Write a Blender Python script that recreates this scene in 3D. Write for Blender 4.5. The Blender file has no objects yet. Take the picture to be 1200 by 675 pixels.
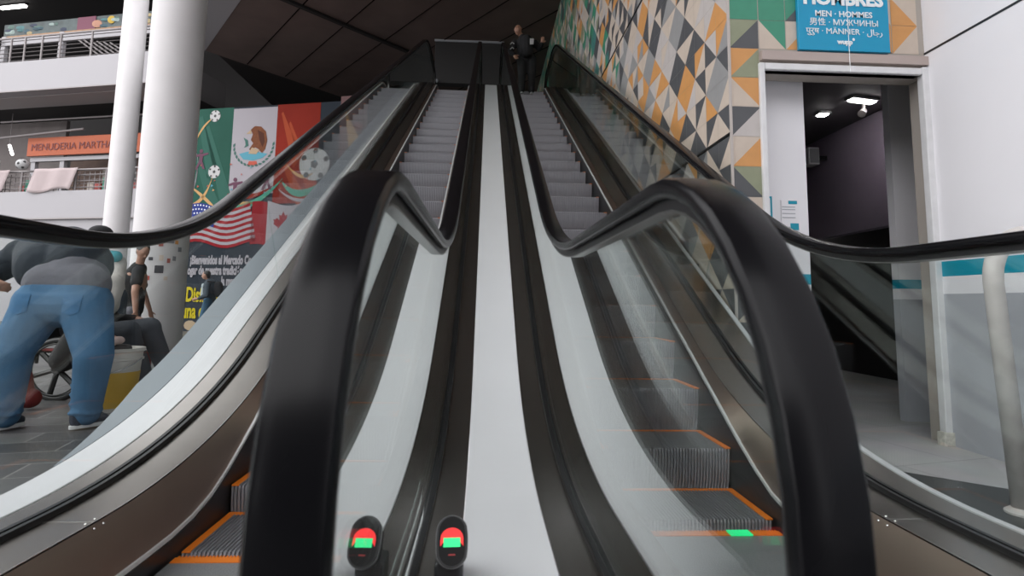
import bpy, bmesh, math, random
from mathutils import Vector, Matrix
C = bpy.context.scene.collection
R = math.radians
rnd = random.Random(7)

# ---------------------------------------------------------------- camera
CX, CZ = -.08, .68
pitch, roll, yaw, fpx, y0 = R(6.35), R(.85), R(2.8), 672., 280.
F = Vector((math.sin(yaw)*math.cos(pitch), math.cos(yaw)*math.cos(pitch), math.sin(pitch)))
Rt = Vector((math.cos(yaw), -math.sin(yaw), 0)); U = Rt.cross(F)
R2 = math.cos(roll)*Rt + math.sin(roll)*U; U2 = -math.sin(roll)*Rt + math.cos(roll)*U
cd = bpy.data.cameras.new('camera'); cam = bpy.data.objects.new('camera', cd); C.objects.link(cam)
M3 = Matrix((R2, U2, -F)).transposed()
cam.matrix_world = Matrix.Translation((CX, 0, CZ)) @ M3.to_4x4()
cd.lens = fpx/1200*36; cd.sensor_width = 36; cd.shift_y = -(337.5-y0)/1200; cd.clip_start = .02; cd.clip_end = 200
cd.dof.use_dof = True; cd.dof.focus_distance = 5.0; cd.dof.aperture_fstop = 4.5
bpy.context.scene.camera = cam
vs = bpy.context.scene.view_settings
vs.view_transform = 'Standard'; vs.look = 'None'; vs.gamma = 1; vs.use_curve_mapping = False
vs.exposure = 0.0

# ---------------------------------------------------------------- sky
w = bpy.data.worlds.new('overcast sky'); bpy.context.scene.world = w; w.use_nodes = True
bg = w.node_tree.nodes['Background']; bg.inputs[0].default_value = (.98, .97, 1.0, 1); bg.inputs[1].default_value = 2.4
sun = bpy.data.lights.new('hazy sun', 'SUN'); sun.energy = 1.55; sun.angle = R(80); sun.color = (1, .985, .97)
so_ = bpy.data.objects.new('hazy_sun', sun); C.objects.link(so_); so_.rotation_euler = Vector((-.72, -.55, .55)).to_track_quat('Z', 'Y').to_euler()

# ---------------------------------------------------------------- materials
def srgb(r, g, b):
    f = lambda c: (c/255/12.92) if c <= 10 else ((c/255+.055)/1.055)**2.4
    return (f(r), f(g), f(b), 1)
def mat(name, col, rough=.5, metal=0, noise=0, nscale=6, bump=0, bscale=40, emit=None, estr=0, spec=.5, coat=0):
    m = bpy.data.materials.new(name); m.use_nodes = True; nt = m.node_tree; b = nt.nodes['Principled BSDF']
    b.inputs['Base Color'].default_value = col; b.inputs['Roughness'].default_value = rough; b.inputs['Metallic'].default_value = metal
    b.inputs['Specular IOR Level'].default_value = spec; b.inputs['Coat Weight'].default_value = coat
    if emit: b.inputs['Emission Color'].default_value = emit; b.inputs['Emission Strength'].default_value = estr
    tc = nt.nodes.new('ShaderNodeTexCoord')
    if noise:
        n = nt.nodes.new('ShaderNodeTexNoise'); n.inputs['Scale'].default_value = nscale; n.inputs['Detail'].default_value = 6
        nt.links.new(tc.outputs['Object'], n.inputs['Vector'])
        mx = nt.nodes.new('ShaderNodeMix'); mx.data_type = 'RGBA'
        mx.inputs[6].default_value = [c*(1-noise) for c in col[:3]]+[1]; mx.inputs[7].default_value = [min(1, c*(1+noise)) for c in col[:3]]+[1]
        nt.links.new(n.outputs['Fac'], mx.inputs[0]); nt.links.new(mx.outputs[2], b.inputs['Base Color'])
    if bump:
        n = nt.nodes.new('ShaderNodeTexNoise'); n.inputs['Scale'].default_value = bscale; n.inputs['Detail'].default_value = 4
        nt.links.new(tc.outputs['Object'], n.inputs['Vector'])
        bp = nt.nodes.new('ShaderNodeBump'); bp.inputs['Strength'].default_value = bump; bp.inputs['Distance'].default_value = .02
        nt.links.new(n.outputs['Fac'], bp.inputs['Height']); nt.links.new(bp.outputs[0], b.inputs['Normal'])
    return m
def glass_mat(name, tint, k=1.0):
    m = bpy.data.materials.new(name); m.use_nodes = True; nt = m.node_tree; nt.nodes.clear()
    o = nt.nodes.new('ShaderNodeOutputMaterial'); mix = nt.nodes.new('ShaderNodeMixShader')
    t = nt.nodes.new('ShaderNodeBsdfTransparent'); t.inputs[0].default_value = tint
    g = nt.nodes.new('ShaderNodeBsdfGlossy'); g.inputs['Roughness'].default_value = .004; g.inputs[0].default_value = (.97, 1, .99, 1)
    ge = nt.nodes.new('ShaderNodeNewGeometry'); d = nt.nodes.new('ShaderNodeVectorMath'); d.operation = 'DOT_PRODUCT'
    nt.links.new(ge.outputs['Normal'], d.inputs[0]); nt.links.new(ge.outputs['Incoming'], d.inputs[1])
    def mth(op, a, b=None):
        n = nt.nodes.new('ShaderNodeMath'); n.operation = op
        for i, v in enumerate((a, b)):
            if v is None: continue
            if isinstance(v, (int, float)): n.inputs[i].default_value = v
            else: nt.links.new(v, n.inputs[i])
        return n.outputs[0]
    c = mth('ABSOLUTE', d.outputs['Value'])          # coated glass: strong at glancing angles, weak face-on
    mr = nt.nodes.new('ShaderNodeMapRange'); mr.interpolation_type = 'SMOOTHSTEP'
    for q_, v_ in zip((1, 2, 3, 4), (.14, .42, .73*k, .045*k)): mr.inputs[q_].default_value = v_
    nt.links.new(c, mr.inputs[0]); fr = mr.outputs[0]
    nt.links.new(fr, mix.inputs[0]); nt.links.new(t.outputs[0], mix.inputs[1]); nt.links.new(g.outputs[0], mix.inputs[2])
    nt.links.new(mix.outputs[0], o.inputs[0]); return m
WHITE = mat('white painted steel', (.64, .635, .655, 1), .33, noise=.04, nscale=3)
STEEL = mat('brushed steel decking', (.355, .325, .305, 1), .27, 1, noise=.08, nscale=9)
SKIRT = mat('brushed skirt panel', (.33, .255, .215, 1), .42, 1, noise=.08, nscale=5)
GREYCAP = mat('blue grey coping paint', (.18, .21, .235, 1), .35, noise=.04, nscale=3)
BLACK = mat('black rubber gasket', (.008, .008, .009, 1), .35)
RUBBER = mat('black handrail rubber', (.0045, .0045, .0055, 1), .24, noise=.25, nscale=3, spec=.17)
TRACK = mat('steel handrail track', (.62, .62, .60, 1), .25, 1)
ALU = mat('grooved aluminium step', (.21, .21, .225, 1), .42, .3)
TRIMM = mat('satin aluminium trim', (.62, .62, .62, 1), .4, .25)
HTR = mat('dull handrail guide', (.30, .30, .29, 1), .3, 1)
ALUR = mat('pale aluminium riser', (.32, .315, .34, 1), .42, .3)
ALUP = mat('ribbed aluminium plate', (.28, .29, .30, 1), .45, .5, bump=.3, bscale=160)
ORANGE = mat('orange safety marking', (.80, .20, .012, 1), .5)
GLASS = glass_mat('clear balustrade glass', (.93, .955, .945, 1))
TILES = {k: mat('cement tile '+k, c, .42, noise=.09, nscale=14) for k, c in dict(
    orange=(.62, .30, .10, 1), cream=(.58, .49, .41, 1), pale=(.52, .48, .46, 1), dark=(.085, .088, .095, 1),
    olive=(.27, .29, .19, 1), green=(.05, .27, .17, 1), teal=(.06, .22, .20, 1), grey=(.30, .30, .30, 1)).items()}
GROUT = mat('pale grout', (.42, .38, .34, 1), .8)
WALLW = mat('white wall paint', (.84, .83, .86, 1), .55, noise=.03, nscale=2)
WALLG = mat('grey wall paint', (.43, .44, .475, 1), .5, noise=.04, nscale=2)
TEAL = mat('teal stripe paint', (.0, .30, .42, 1), .5)
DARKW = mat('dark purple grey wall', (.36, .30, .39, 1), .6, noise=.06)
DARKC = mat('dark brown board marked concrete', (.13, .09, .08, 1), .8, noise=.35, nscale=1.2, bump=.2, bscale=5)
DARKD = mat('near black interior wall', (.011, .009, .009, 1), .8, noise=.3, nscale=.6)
COLW = mat('white column paint', (.60, .58, .585, 1), .5, noise=.07, nscale=2.5, bump=.05, bscale=3)
FRAME = mat('white door frame paint', (.72, .72, .73, 1), .4, noise=.12, nscale=12)
LAMP = mat('lit lamp', (1, 1, 1, 1), emit=(1, .98, .95, 1), estr=9)
RAILM = mat('grey railing paint', (.22, .20, .20, 1), .4, .3)
LAMPS = mat('bright lit lamp', (1, 1, 1, 1), emit=(1, .97, .95, 1), estr=30)
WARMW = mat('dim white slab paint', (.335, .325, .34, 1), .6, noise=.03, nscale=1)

def brick_floor(name, c1, c2, mortar, sx, sy, rough, metal=0):
    m = bpy.data.materials.new(name); m.use_nodes = True; nt = m.node_tree; b = nt.nodes['Principled BSDF']
    tc = nt.nodes.new('ShaderNodeTexCoord'); br = nt.nodes.new('ShaderNodeTexBrick')
    mp = nt.nodes.new('ShaderNodeMapping'); mp.inputs['Rotation'].default_value[2] = R(-14)
    nt.links.new(tc.outputs['Object'], mp.inputs[0]); nt.links.new(mp.outputs[0], br.inputs['Vector'])
    br.inputs['Color1'].default_value = c1; br.inputs['Color2'].default_value = c2; br.inputs['Mortar'].default_value = mortar
    br.inputs['Scale'].default_value = 1; br.inputs['Brick Width'].default_value = sx; br.inputs['Row Height'].default_value = sy; br.inputs['Mortar Size'].default_value = .006
    n = nt.nodes.new('ShaderNodeTexNoise'); n.inputs['Scale'].default_value = 2.5; n.inputs['Detail'].default_value = 8
    nt.links.new(tc.outputs['Object'], n.inputs['Vector'])
    mx = nt.nodes.new('ShaderNodeMix'); mx.data_type = 'RGBA'; mx.blend_type = 'MULTIPLY'; mx.inputs[0].default_value = .6
    nt.links.new(br.outputs['Color'], mx.inputs[6]); nt.links.new(n.outputs['Color'], mx.inputs[7])
    hs = nt.nodes.new('ShaderNodeHueSaturation'); hs.inputs['Saturation'].default_value = .25; hs.inputs['Value'].default_value = 1.3
    nt.links.new(mx.outputs[2], hs.inputs['Color']); nt.links.new(hs.outputs[0], b.inputs['Base Color'])
    mr = nt.nodes.new('ShaderNodeMapRange'); mr.inputs[3].default_value = rough-.12; mr.inputs[4].default_value = rough+.2
    nt.links.new(n.outputs['Fac'], mr.inputs[0]); nt.links.new(mr.outputs[0], b.inputs['Roughness'])
    return m
PAVE = brick_floor('dark stone pavers', (.12, .11, .105, 1), (.05, .047, .046, 1), (.20, .19, .18, 1), .55, .28, .38)
LTILE = brick_floor('light grey floor tile', (.55, .53, .53, 1), (.50, .49, .49, 1), (.4, .4, .4, 1), .9, .9, .4)
GRAN = mat('dark granite', (.06, .065, .065, 1), .35, noise=.6, nscale=60)

# ---------------------------------------------------------------- mesh helpers
class MB:
    def __init__(s): s.v = []; s.f = []; s.m = []; s.mats = []; s.cur = 0
    def use(s, m):
        if m not in s.mats: s.mats.append(m)
        s.cur = s.mats.index(m); return s
    def add(s, vs_, fs):
        o = len(s.v); s.v += [Vector(p) for p in vs_]
        for f in fs: s.f.append([i+o for i in f]); s.m.append(s.cur)
        return s
    def box(s, a, b, rot=None, org=None):
        x0, y0_, z0 = a; x1, y1, z1 = b
        vs_ = [Vector(p) for p in ((x0,y0_,z0),(x1,y0_,z0),(x1,y1,z0),(x0,y1,z0),(x0,y0_,z1),(x1,y0_,z1),(x1,y1,z1),(x0,y1,z1))]
        if rot is not None:
            o = Vector(org or (0,0,0)); vs_ = [rot @ p + o for p in vs_]
        return s.add(vs_, [(0,3,2,1),(4,5,6,7),(0,1,5,4),(1,2,6,5),(2,3,7,6),(3,0,4,7)])
    def rings(s, rings, cap=True, closed=False):
        n = len(rings[0]); vs_ = [p for r in rings for p in r]; fs = []
        K = len(rings)
        for k in range(K if closed else K-1):
            a = k*n; b = ((k+1) % K)*n
            for i in range(n):
                j = (i+1) % n; fs.append((a+i, a+j, b+j, b+i))
        if cap and not closed: fs.append(tuple(range(n))[::-1]); fs.append(tuple((K-1)*n+i for i in range(n)))
        return s.add(vs_, fs)
    def tube(s, pts, r, n=10, cap=True, closed=False):
        pts = [Vector(p) for p in pts]; rr = r if isinstance(r, (list, tuple)) else [r]*len(pts)
        K = len(pts); rings = []; up = None
        for k, p in enumerate(pts):
            if closed: d = pts[(k+1) % K]-pts[k-1]
            else: d = pts[min(k+1, K-1)]-pts[max(k-1, 0)]
            d.normalize()
            if up is None: up = Vector((0,0,1)) if abs(d.z) < .9 else Vector((1,0,0))
            x = d.cross(up).normalized(); up = x.cross(d).normalized()
            rings.append([p+x*math.cos(t)*rr[k]+up*math.sin(t)*rr[k] for t in [2*math.pi*i/n for i in range(n)]])
        return s.rings(rings, cap, closed)
    def cyl(s, c, r, z0, z1, n=32, r2=None):
        r2 = r if r2 is None else r2
        return s.tube([(c[0], c[1], z0), (c[0], c[1], z1)], [r, r2], n)
    def lathe(s, c, prof, n=32):
        rings = [[Vector((c[0]+r*math.cos(2*math.pi*i/n), c[1]+r*math.sin(2*math.pi*i/n), z)) for i in range(n)] for r, z in prof]
        return s.rings(rings)
    def ell(s, c, rad, n=14, rot=None):
        c = Vector(c); vs_ = []; fs = []; m = n//2
        rings = []
        for k in range(1, m):
            t = math.pi*k/m
            rings.append([Vector((rad[0]*math.sin(t)*math.cos(a), rad[1]*math.sin(t)*math.sin(a), -rad[2]*math.cos(t))) for a in [2*math.pi*i/n for i in range(n)]])
        allv = [p for r in rings for p in r]; K = len(rings)
        for k in range(K-1):
            for i in range(n):
                j = (i+1) % n; fs.append((k*n+i, k*n+j, (k+1)*n+j, (k+1)*n+i))
        b = len(allv); allv += [Vector((0,0,-rad[2])), Vector((0,0,rad[2]))]
        for i in range(n):
            j = (i+1) % n; fs.append((b, j, i)); fs.append((b+1, (K-1)*n+i, (K-1)*n+j))
        if rot is not None: allv = [rot @ p for p in allv]
        return s.add([p+c for p in allv], fs)
    def cap(s, a, b, ra, rb, n=12):   # tapered limb with round ends
        a = Vector(a); b = Vector(b); d = (b-a); L = d.length; d.normalize()
        q = Vector((0,0,1)).rotation_difference(d).to_matrix(); rings = []
        prof = [(ra*math.sin(t), -ra*math.cos(t)) for t in (.3, .8, 1.2, 1.57)] + [(rb*math.sin(t), L+rb*math.cos(t)) for t in (1.57, 1.2, .8, .3)]
        for r, z in prof: rings.append([q @ Vector((r*math.cos(2*math.pi*i/n), r*math.sin(2*math.pi*i/n), z)) + a for i in range(n)])
        return s.rings(rings)
    def poly(s, pts, d):   # prism: planar polygon pts extruded by vector d
        pts = [Vector(p) for p in pts]; d = Vector(d); n = len(pts)
        return s.add(pts+[p+d for p in pts], [tuple(range(n))[::-1], tuple(range(n, 2*n))]+[(i, (i+1) % n, (i+1) % n+n, i+n) for i in range(n)])
    def build(s, name, m=None, parent=None, smooth=False, bevel=0, fix=True):
        me = bpy.data.meshes.new(name); off = wloc(parent)
        me.from_pydata([tuple(p-off) for p in s.v], [], s.f)
        if m is not None: me.materials.append(m)
        else:
            for k in s.mats: me.materials.append(k)
            me.polygons.foreach_set('material_index', s.m)
        if fix:
            bm = bmesh.new(); bm.from_mesh(me); bmesh.ops.recalc_face_normals(bm, faces=bm.faces); bm.to_mesh(me); bm.free()
        if smooth: me.polygons.foreach_set('use_smooth', [True]*len(me.polygons))
        me.update(); o = bpy.data.objects.new(name, me); C.objects.link(o)
        if parent: o.parent = parent
        if smooth == 'auto':
            me.set_sharp_from_angle(angle=R(35))
        if bevel:
            b = o.modifiers.new('bevel', 'BEVEL'); b.width = bevel; b.segments = 2; b.limit_method = 'ANGLE'
        return o
def wloc(o):
    v = Vector((0,0,0))
    while o is not None: v += o.location; o = o.parent
    return v
def tag(o, label=None, cat=None, group=None, kind=None):
    if label: o['label'] = label
    if cat: o['category'] = cat
    if group: o['group'] = group
    if kind: o['kind'] = kind
    return o
def empty(name, loc, label, cat, group=None):
    o = bpy.data.objects.new(name, None); C.objects.link(o); o.location = loc; o.empty_display_size = .1
    return tag(o, label, cat, group)
def copy_tree(o, parent=None):
    c = o.copy(); C.objects.link(c); c.parent = parent
    for ch in list(o.children): copy_tree(ch, c)
    return c
def text(name, body, size, origin, ux, uy, m, parent=None, xs=1.0, bold=0, align='CENTER', depth=.002):
    cu = bpy.data.curves.new(name, 'FONT'); cu.body = body; cu.size = size; cu.align_x = align; cu.align_y = 'CENTER'; cu.offset = bold; cu.extrude = depth
    cu.resolution_u = 3
    t = bpy.data.objects.new(name+'_tmp', cu); C.objects.link(t)
    dg = bpy.context.evaluated_depsgraph_get(); me = bpy.data.meshes.new_from_object(t.evaluated_get(dg))
    bpy.data.objects.remove(t); bpy.data.curves.remove(cu)
    ux = Vector(ux).normalized(); uy = Vector(uy).normalized(); uz = ux.cross(uy); off = wloc(parent); org = Vector(origin)
    for v in me.vertices: v.co = org + ux*v.co.x*xs + uy*v.co.y + uz*v.co.z - off
    me.materials.clear(); me.materials.append(m); me.name = name
    o = bpy.data.objects.new(name, me); C.objects.link(o)
    if parent: o.parent = parent
    return o

# ---------------------------------------------------------------- escalator path (deck line seen from the side)
TH = R(30); T = math.tan(TH); YA = 2.74; RA = 3.2; YB = 12.35; ZB = (YB-YA)*T; RB = 1.5
FZ = -.24                                  # ground floor level, the deck line being z = 0
ta = RA*math.tan(TH/2); tb = RB*math.tan(TH/2)
YEND = 14.6
def path(ya, yb):
    pts = []      # (y, z, angle)
    st = []
    y = ya
    if ya < YA-ta: st += [(yy, 0, 0) for yy in (ya, (ya+YA-ta)/2)]
    for k in range(31): a = TH*k/30; st.append((YA-ta+RA*math.sin(a), RA*(1-math.cos(a)), a))
    for k in range(1, 12):
        y1 = YA+ta*math.cos(TH); y2 = YB-tb*math.cos(TH); yy = y1+(y2-y1)*k/12; st.append((yy, (yy-YA)*T, TH))
    cy, cz = YB+tb, ZB-RB
    for k in range(9): a = TH*(1-k/8); st.append((cy-RB*math.sin(a), cz+RB*math.cos(a), a))
    st.append((YEND, ZB, 0))
    out = [p for p in st if ya-1e-6 <= p[0] <= yb+1e-6]
    def at(yy):
        for p, q in zip(st, st[1:]):
            if p[0] <= yy <= q[0]:
                t = (yy-p[0])/(q[0]-p[0]+1e-9); return tuple(p[i]+(q[i]-p[i])*t for i in range(3))
    if not out or out[0][0] > ya+1e-4: out.insert(0, at(ya))
    if out[-1][0] < yb-1e-4: out.append(at(yb))
    return out
def off(p, x, n): return Vector((x, p[0]-math.sin(p[2])*n, p[1]+math.cos(p[2])*n))
def sweep(mb, sec, pth):   # sec: closed polygon of (x, n)
    mb.rings([[off(p, x, n) for x, n in sec] for p in pth]); return mb
def band(x0, x1, n0, n1, ya, yb, mb=None):
    return sweep(mb or MB(), [(x0, n0), (x1, n0), (x1, n1), (x0, n1)], path(ya, yb))
def nose_z(Y):
    tab = [(0, -.24), (2.06, -.24), (2.26, -.236), (2.46, -.205), (2.66, -.12), (2.86, -.015), (3.06, .1), (3.26, .215), (3.46, .335), (3.66, .45)]
    top = ZB-.21
    if Y < 3.66:
        for a, b in zip(tab, tab[1:]):
            if a[0] <= Y <= b[0]: return a[1]+(b[1]-a[1])*(Y-a[0])/(b[0]-a[0])
    z = (Y-2.89)*T
    d = top-z
    return z if d > .12 else top-.12*math.exp(-(.12-d)/.12)*.9 if Y < 12.3 else top

def escalator(sg, label, y_first):
    """sg=-1 left, +1 right; inner glass next to the central cover"""
    xi, xo = sg*.25, sg*1.415; s0, s1 = sg*.495, sg*1.155
    root = empty('escalator', (sg*.825, 2.0, FZ), label, 'escalator', None)
    lo = lambda a, b: (min(a, b), max(a, b))
    # decking
    for (a, b, nm) in ((sg*.128, xi-sg*.02, 'decking'), (xi+sg*.02, s0-sg*.055, 'decking'), (s1+sg*.088, xo-sg*.02, 'decking'), (xo+sg*.02, sg*(1.535 if sg < 0 else 1.578), 'decking')):
        x0, x1 = lo(a, b); band(x0, x1, -.03, 0, .45, YEND-.2).build(nm, STEEL, root, smooth='auto')
    # sloping skirt panels from the decking down to the step edge, bright trim, black brush guard
    dp = path(.45, YEND-.2)
    def deck_z(Y):
        for p, q in zip(dp, dp[1:]):
            if p[0] <= Y <= q[0]: return p[1]+(q[1]-p[1])*(Y-p[0])/(q[0]-p[0]+1e-9)
        return dp[-1][1]
    ys = [1.3+.15*k for k in range(78)]
    for top, bot, e in ((s0-sg*.052, s0-sg*.012, s0), (s1+sg*.085, s1+sg*.014, s1)):
        dr = 1 if bot > top else -1
        zb = lambda Y: min(nose_z(Y)+.07, deck_z(Y)-.015)
        mb = MB(); mb.rings([[Vector((top, Y, deck_z(Y)-.003)), Vector((bot, Y, zb(Y))), Vector((bot, Y, zb(Y)-.012)), Vector((top, Y, deck_z(Y)-.015))] for Y in ys]); mb.build('skirt_panel', SKIRT, root, smooth='auto')
        mb = MB(); mb.rings([[Vector((bot-dr*.010, Y, zb(Y)-.002)), Vector((bot+dr*.004, Y, zb(Y)-.002)), Vector((bot+dr*.004, Y, zb(Y)+.012)), Vector((bot-dr*.010, Y, zb(Y)+.012))] for Y in ys]); mb.build('skirt_trim', TRIMM, root, smooth='auto')
        mb = MB(); x0, x1 = lo(bot, bot+dr*.008); mb.rings([[Vector((x0, Y, zb(Y)-.28)), Vector((x1, Y, zb(Y)-.28)), Vector((x1, Y, zb(Y)-.003)), Vector((x0, Y, zb(Y)-.003))] for Y in ys]); mb.build('skirt_guard', BLACK, root)
    xs_ = s1+sg*.088
    band(min(xs_, xs_+sg*.003), max(xs_, xs_+sg*.003), -.01, .0015, .6, YEND-.4).build('seam_strip', TRACK, root)
    MB().box((min(xs_, xo-sg*.02), 1.885, -.01), (max(xs_, xo-sg*.02), 1.888, .0012)).build('cross_seam', TRACK, root)
    for dx_, dy_ in ((-.012, -.02), (.014, -.02), (-.012, .022), (.014, .022), (.014, .4), (.014, -.4)):
        MB().ell((xs_+sg*dx_, 1.887+dy_, .001 if dx_ > 0 else -.012), (.004, .004, .003), 8).build('screw', TRACK, root)
    # underside pan so no daylight shows through the step gaps
    mb = MB(); x0, x1 = lo(sg*.14, sg*1.52); mb.rings([[Vector((x0, Y, nose_z(Y)-.62)), Vector((x1, Y, nose_z(Y)-.62)), Vector((x1, Y, nose_z(Y)-.60)), Vector((x0, Y, nose_z(Y)-.60))] for Y in [.45]+ys]); mb.build('underside_pan', BLACK, root)
    # glass, gaskets, handrails
    for xg in (xi, xo):
        for x0, x1 in ((xg-.02, xg-.0052), (xg+.0052, xg+.02)):
            band(x0, x1, -.02, .018, .5, YEND-.3).build('glass_gasket', BLACK, root, smooth='auto')
        H = .88; rN = .45; cy, cz = 1.0, H-rN
        x0, x1 = xg-.005, xg+.005
        # end panel: half disc plus first stretch
        mb = MB(); rg = rN-.035
        stn = []
        for k in range(19):
            a = math.pi*.5 + math.pi*k/18*0.5     # upper quarter: top to front
            stn.append(a)
        arc = [(cy+rg*math.cos(math.pi/2+math.pi*k/24), cz+rg*math.sin(math.pi/2+math.pi*k/24)) for k in range(25)]
        top = [off(p, 0, H-.035) for p in path(1.0, 3.9)]; bot = [off(p, 0, 0) for p in path(1.0, 3.9)]
        half = arc[:]   # from top to bottom round the front
        poly = [(x.y, x.z) for x in reversed(top)] + [q for q in half[1:] if q[1] > .001] + [(q.y, q.z) for q in bot]
        mb.poly([(x0, y, z) for y, z in poly], (x1-x0, 0, 0)); mb.build('glass_panel', GLASS, root)
        for ya, yb in ((3.905, 6.4), (6.405, 8.9), (8.905, 11.4), (11.405, 13.5)):
            band(x0, x1, 0, H-.035, ya, yb).build('glass_panel', GLASS, root)
        # handrail
        st = []
        for k in range(21): a = math.pi*k/20; st.append((cy-rN*math.sin(a), cz-rN*math.cos(a), math.pi-a))  # bottom -> front -> top
        prof = [(-.040, .0), (-.039, .008), (-.034, .0145), (-.026, .017), (0, .018), (.026, .017), (.034, .0145), (.039, .008), (.040, 0), (.039, -.009), (.034, -.015), (.027, -.017), (.021, -.016), (.021, -.010), (.028, -.006), (.029, .002), (-.029, .002), (-.028, -.006), (-.021, -.010), (-.021, -.016), (-.027, -.017), (-.034, -.015), (-.039, -.009)]
        def frame(y, z, a):      # a: path direction angle
            return (y, z, a)
        def ring(p, sec, n0=0):
            y, z, a = p
            return [Vector((xg+x, y-math.sin(a)*(n+n0), z+math.cos(a)*(n+n0))) for x, n in sec]
        newel = [(y, z, a) for y, z, a in st]
        main = [(off(p, 0, H).y, off(p, 0, H).z, p[2]) for p in path(1.02, 13.7)]
        fine = []
        for p, q in zip(main, main[1:]):
            fine.append(p)
        fine.append(main[-1])
        yt, zt = main[-1][0], main[-1][1]
        up = [(yt+rN*math.sin(math.pi*k/16), zt-rN+rN*math.cos(math.pi*k/16), -math.pi*k/16) for k in range(1, 17)]
        allp = newel+fine+up
        mb = MB(); mb.rings([ring(p, prof) for p in allp]); mb.build('handrail', RUBBER, root, smooth='auto')
        mb = MB(); sec = [(-.017, -.036), (.017, -.036), (.017, -.008), (-.017, -.008)]
        mb.rings([ring(p, sec) for p in allp]); mb.build('track_core', BLACK, root, smooth='auto')
        mb = MB(); sec = [(-.019, -.040), (.019, -.040), (.019, -.036), (-.019, -.036)]
        mb.rings([ring(p, sec) for p in allp]); mb.build('handrail_track', HTR, root, smooth='auto')
    # truss cladding below the outer and inner edge
    for xx in (sg*.135, sg*1.53):
        mb = MB(); pp = path(.5, YEND-.3)
        mb.rings([[Vector((xx-.004, p[0], max(FZ+.002, off(p, 0, -1.0).z))), Vector((xx+.004, p[0], max(FZ+.002, off(p, 0, -1.0).z))), off(p, xx+.004, -.031), off(p, xx-.004, -.031)] for p in pp])
        mb.build('truss_cladding', WHITE, root)
    # landing plate and comb
    x0, x1 = lo(s0+sg*.006, s1-sg*.006)
    mb = MB(); mb.box((x0, .45, FZ-.02), (x1, y_first-.092, FZ+.004)); mb.build('landing_plate', ALUP, root)
    mb = MB(); mb.box((x0, y_first-.09, FZ-.015), (x1, y_first-.05, FZ+.006))
    n = 54
    for i in range(n):
        xx = x0+(x1-x0)*(i+.5)/n; mb.box((xx-.003, y_first-.05, FZ-.01), (xx+.003, y_first-.03, FZ+.003))
    mb.build('comb_plate', ORANGE, root)
    # steps
    hw = .328; n = 44; pw = 2*hw/n
    st = [(.395, 0, 0, 1), (.012, 0, 0, 1), (.003, -.004, -.7, .7), (0, -.014, -1, 0), (.006, -.09, -1, .1), (.016, -.16, -1, .15), (.036, -.22, -1, .3), (.06, -.27, -1, .4)]
    rings = []
    for (y, z, ny, nz) in st:
        r = []
        for i in range(n):
            xa = -hw+i*pw
            for dx, d in ((.04, 1), (.5, 1), (.54, 0), (.96, 0)):
                dd = (-.005 if nz > .9 else -.013)*(1-d); r.append(Vector((xa+dx*pw, y+ny*dd, z+nz*dd)))
        rings.append(r)
    ns = len(rings[0]); proto = None; k = 0; Y = y_first
    while Y < 12.7:
        if proto is None:
            mb = MB(); vs_ = [p for r in rings for p in r]; fs = []
            for a in range(len(rings)-1):
                for i in range(ns-1): fs.append((a*ns+i, (a+1)*ns+i, (a+1)*ns+i+1, a*ns+i+1))
            mb.add(vs_, fs)
            me_off = Vector((sg*.825, Y, 0)); mb.v = [p+me_off+Vector((0, 0, nose_z(Y))) for p in mb.v]
            o = MB(); o.v = [p-me_off-Vector((0, 0, nose_z(Y))) for p in mb.v]; o.f = mb.f; o.m = mb.m
            me = bpy.data.meshes.new('step'); me.from_pydata([tuple(p) for p in o.v], [], o.f); me.materials.append(ALU); me.materials.append(ALUR)
            me.polygons.foreach_set('material_index', [0 if i_ < 2*(ns-1) else 1 for i_ in range(len(me.polygons))])
            proto = bpy.data.objects.new('step', me); C.objects.link(proto); proto.parent = root
            proto.location = Vector((sg*.825, Y, nose_z(Y)))-root.location
            b = MB(); b.box((-hw, .372, -.004), (hw, .398, .0012)); b.box((-hw, .0, -.004), (-hw+.03, .37, .0012)); b.box((hw-.03, .0, -.004), (hw, .37, .0012))
            dm = bpy.data.meshes.new('demarcation_line'); dm.from_pydata([tuple(p) for p in b.v], [], b.f); dm.materials.append(ORANGE)
            dl = bpy.data.objects.new('demarcation_line', dm); C.objects.link(dl); dl.parent = proto
        else:
            c = proto.copy(); C.objects.link(c); c.location = Vector((sg*.825, Y, nose_z(Y)))-root.location
            d = dl.copy(); C.objects.link(d); d.parent = c
        Y += .4
    return root
def structure(o): o['kind'] = 'structure'; return o

# ---------------------------------------------------------------- structure: floors
mb = MB(); mb.box((-45, -9, FZ-.2), (-1.85, 34, FZ)); mb.box((-1.85, -9, FZ-.2), (1.6, .44, FZ)); mb.box((-1.85, 5.0, FZ-.2), (1.6, 34, FZ-.001))
structure(mb.build('floor', PAVE))
mb = MB(); mb.box((1.6, -9, FZ-.2), (5.3, 11, FZ)); structure(mb.build('floor_light_tile', LTILE))
mb = MB(); mb.poly([(1.62, -2, FZ), (1.62, 3.22, FZ), (2.26, 3.3, FZ), (3.09, 2.55, FZ), (3.09, -2, FZ)], (0, 0, .003)); structure(mb.build('floor_granite', GRAN))

escL = escalator(-1, 'left-hand escalator, its handrail sweeping past the people and wheelchair', 2.25)
escR = escalator(1, 'right-hand escalator, running up beside the patterned tile wall', 2.46)

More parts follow.
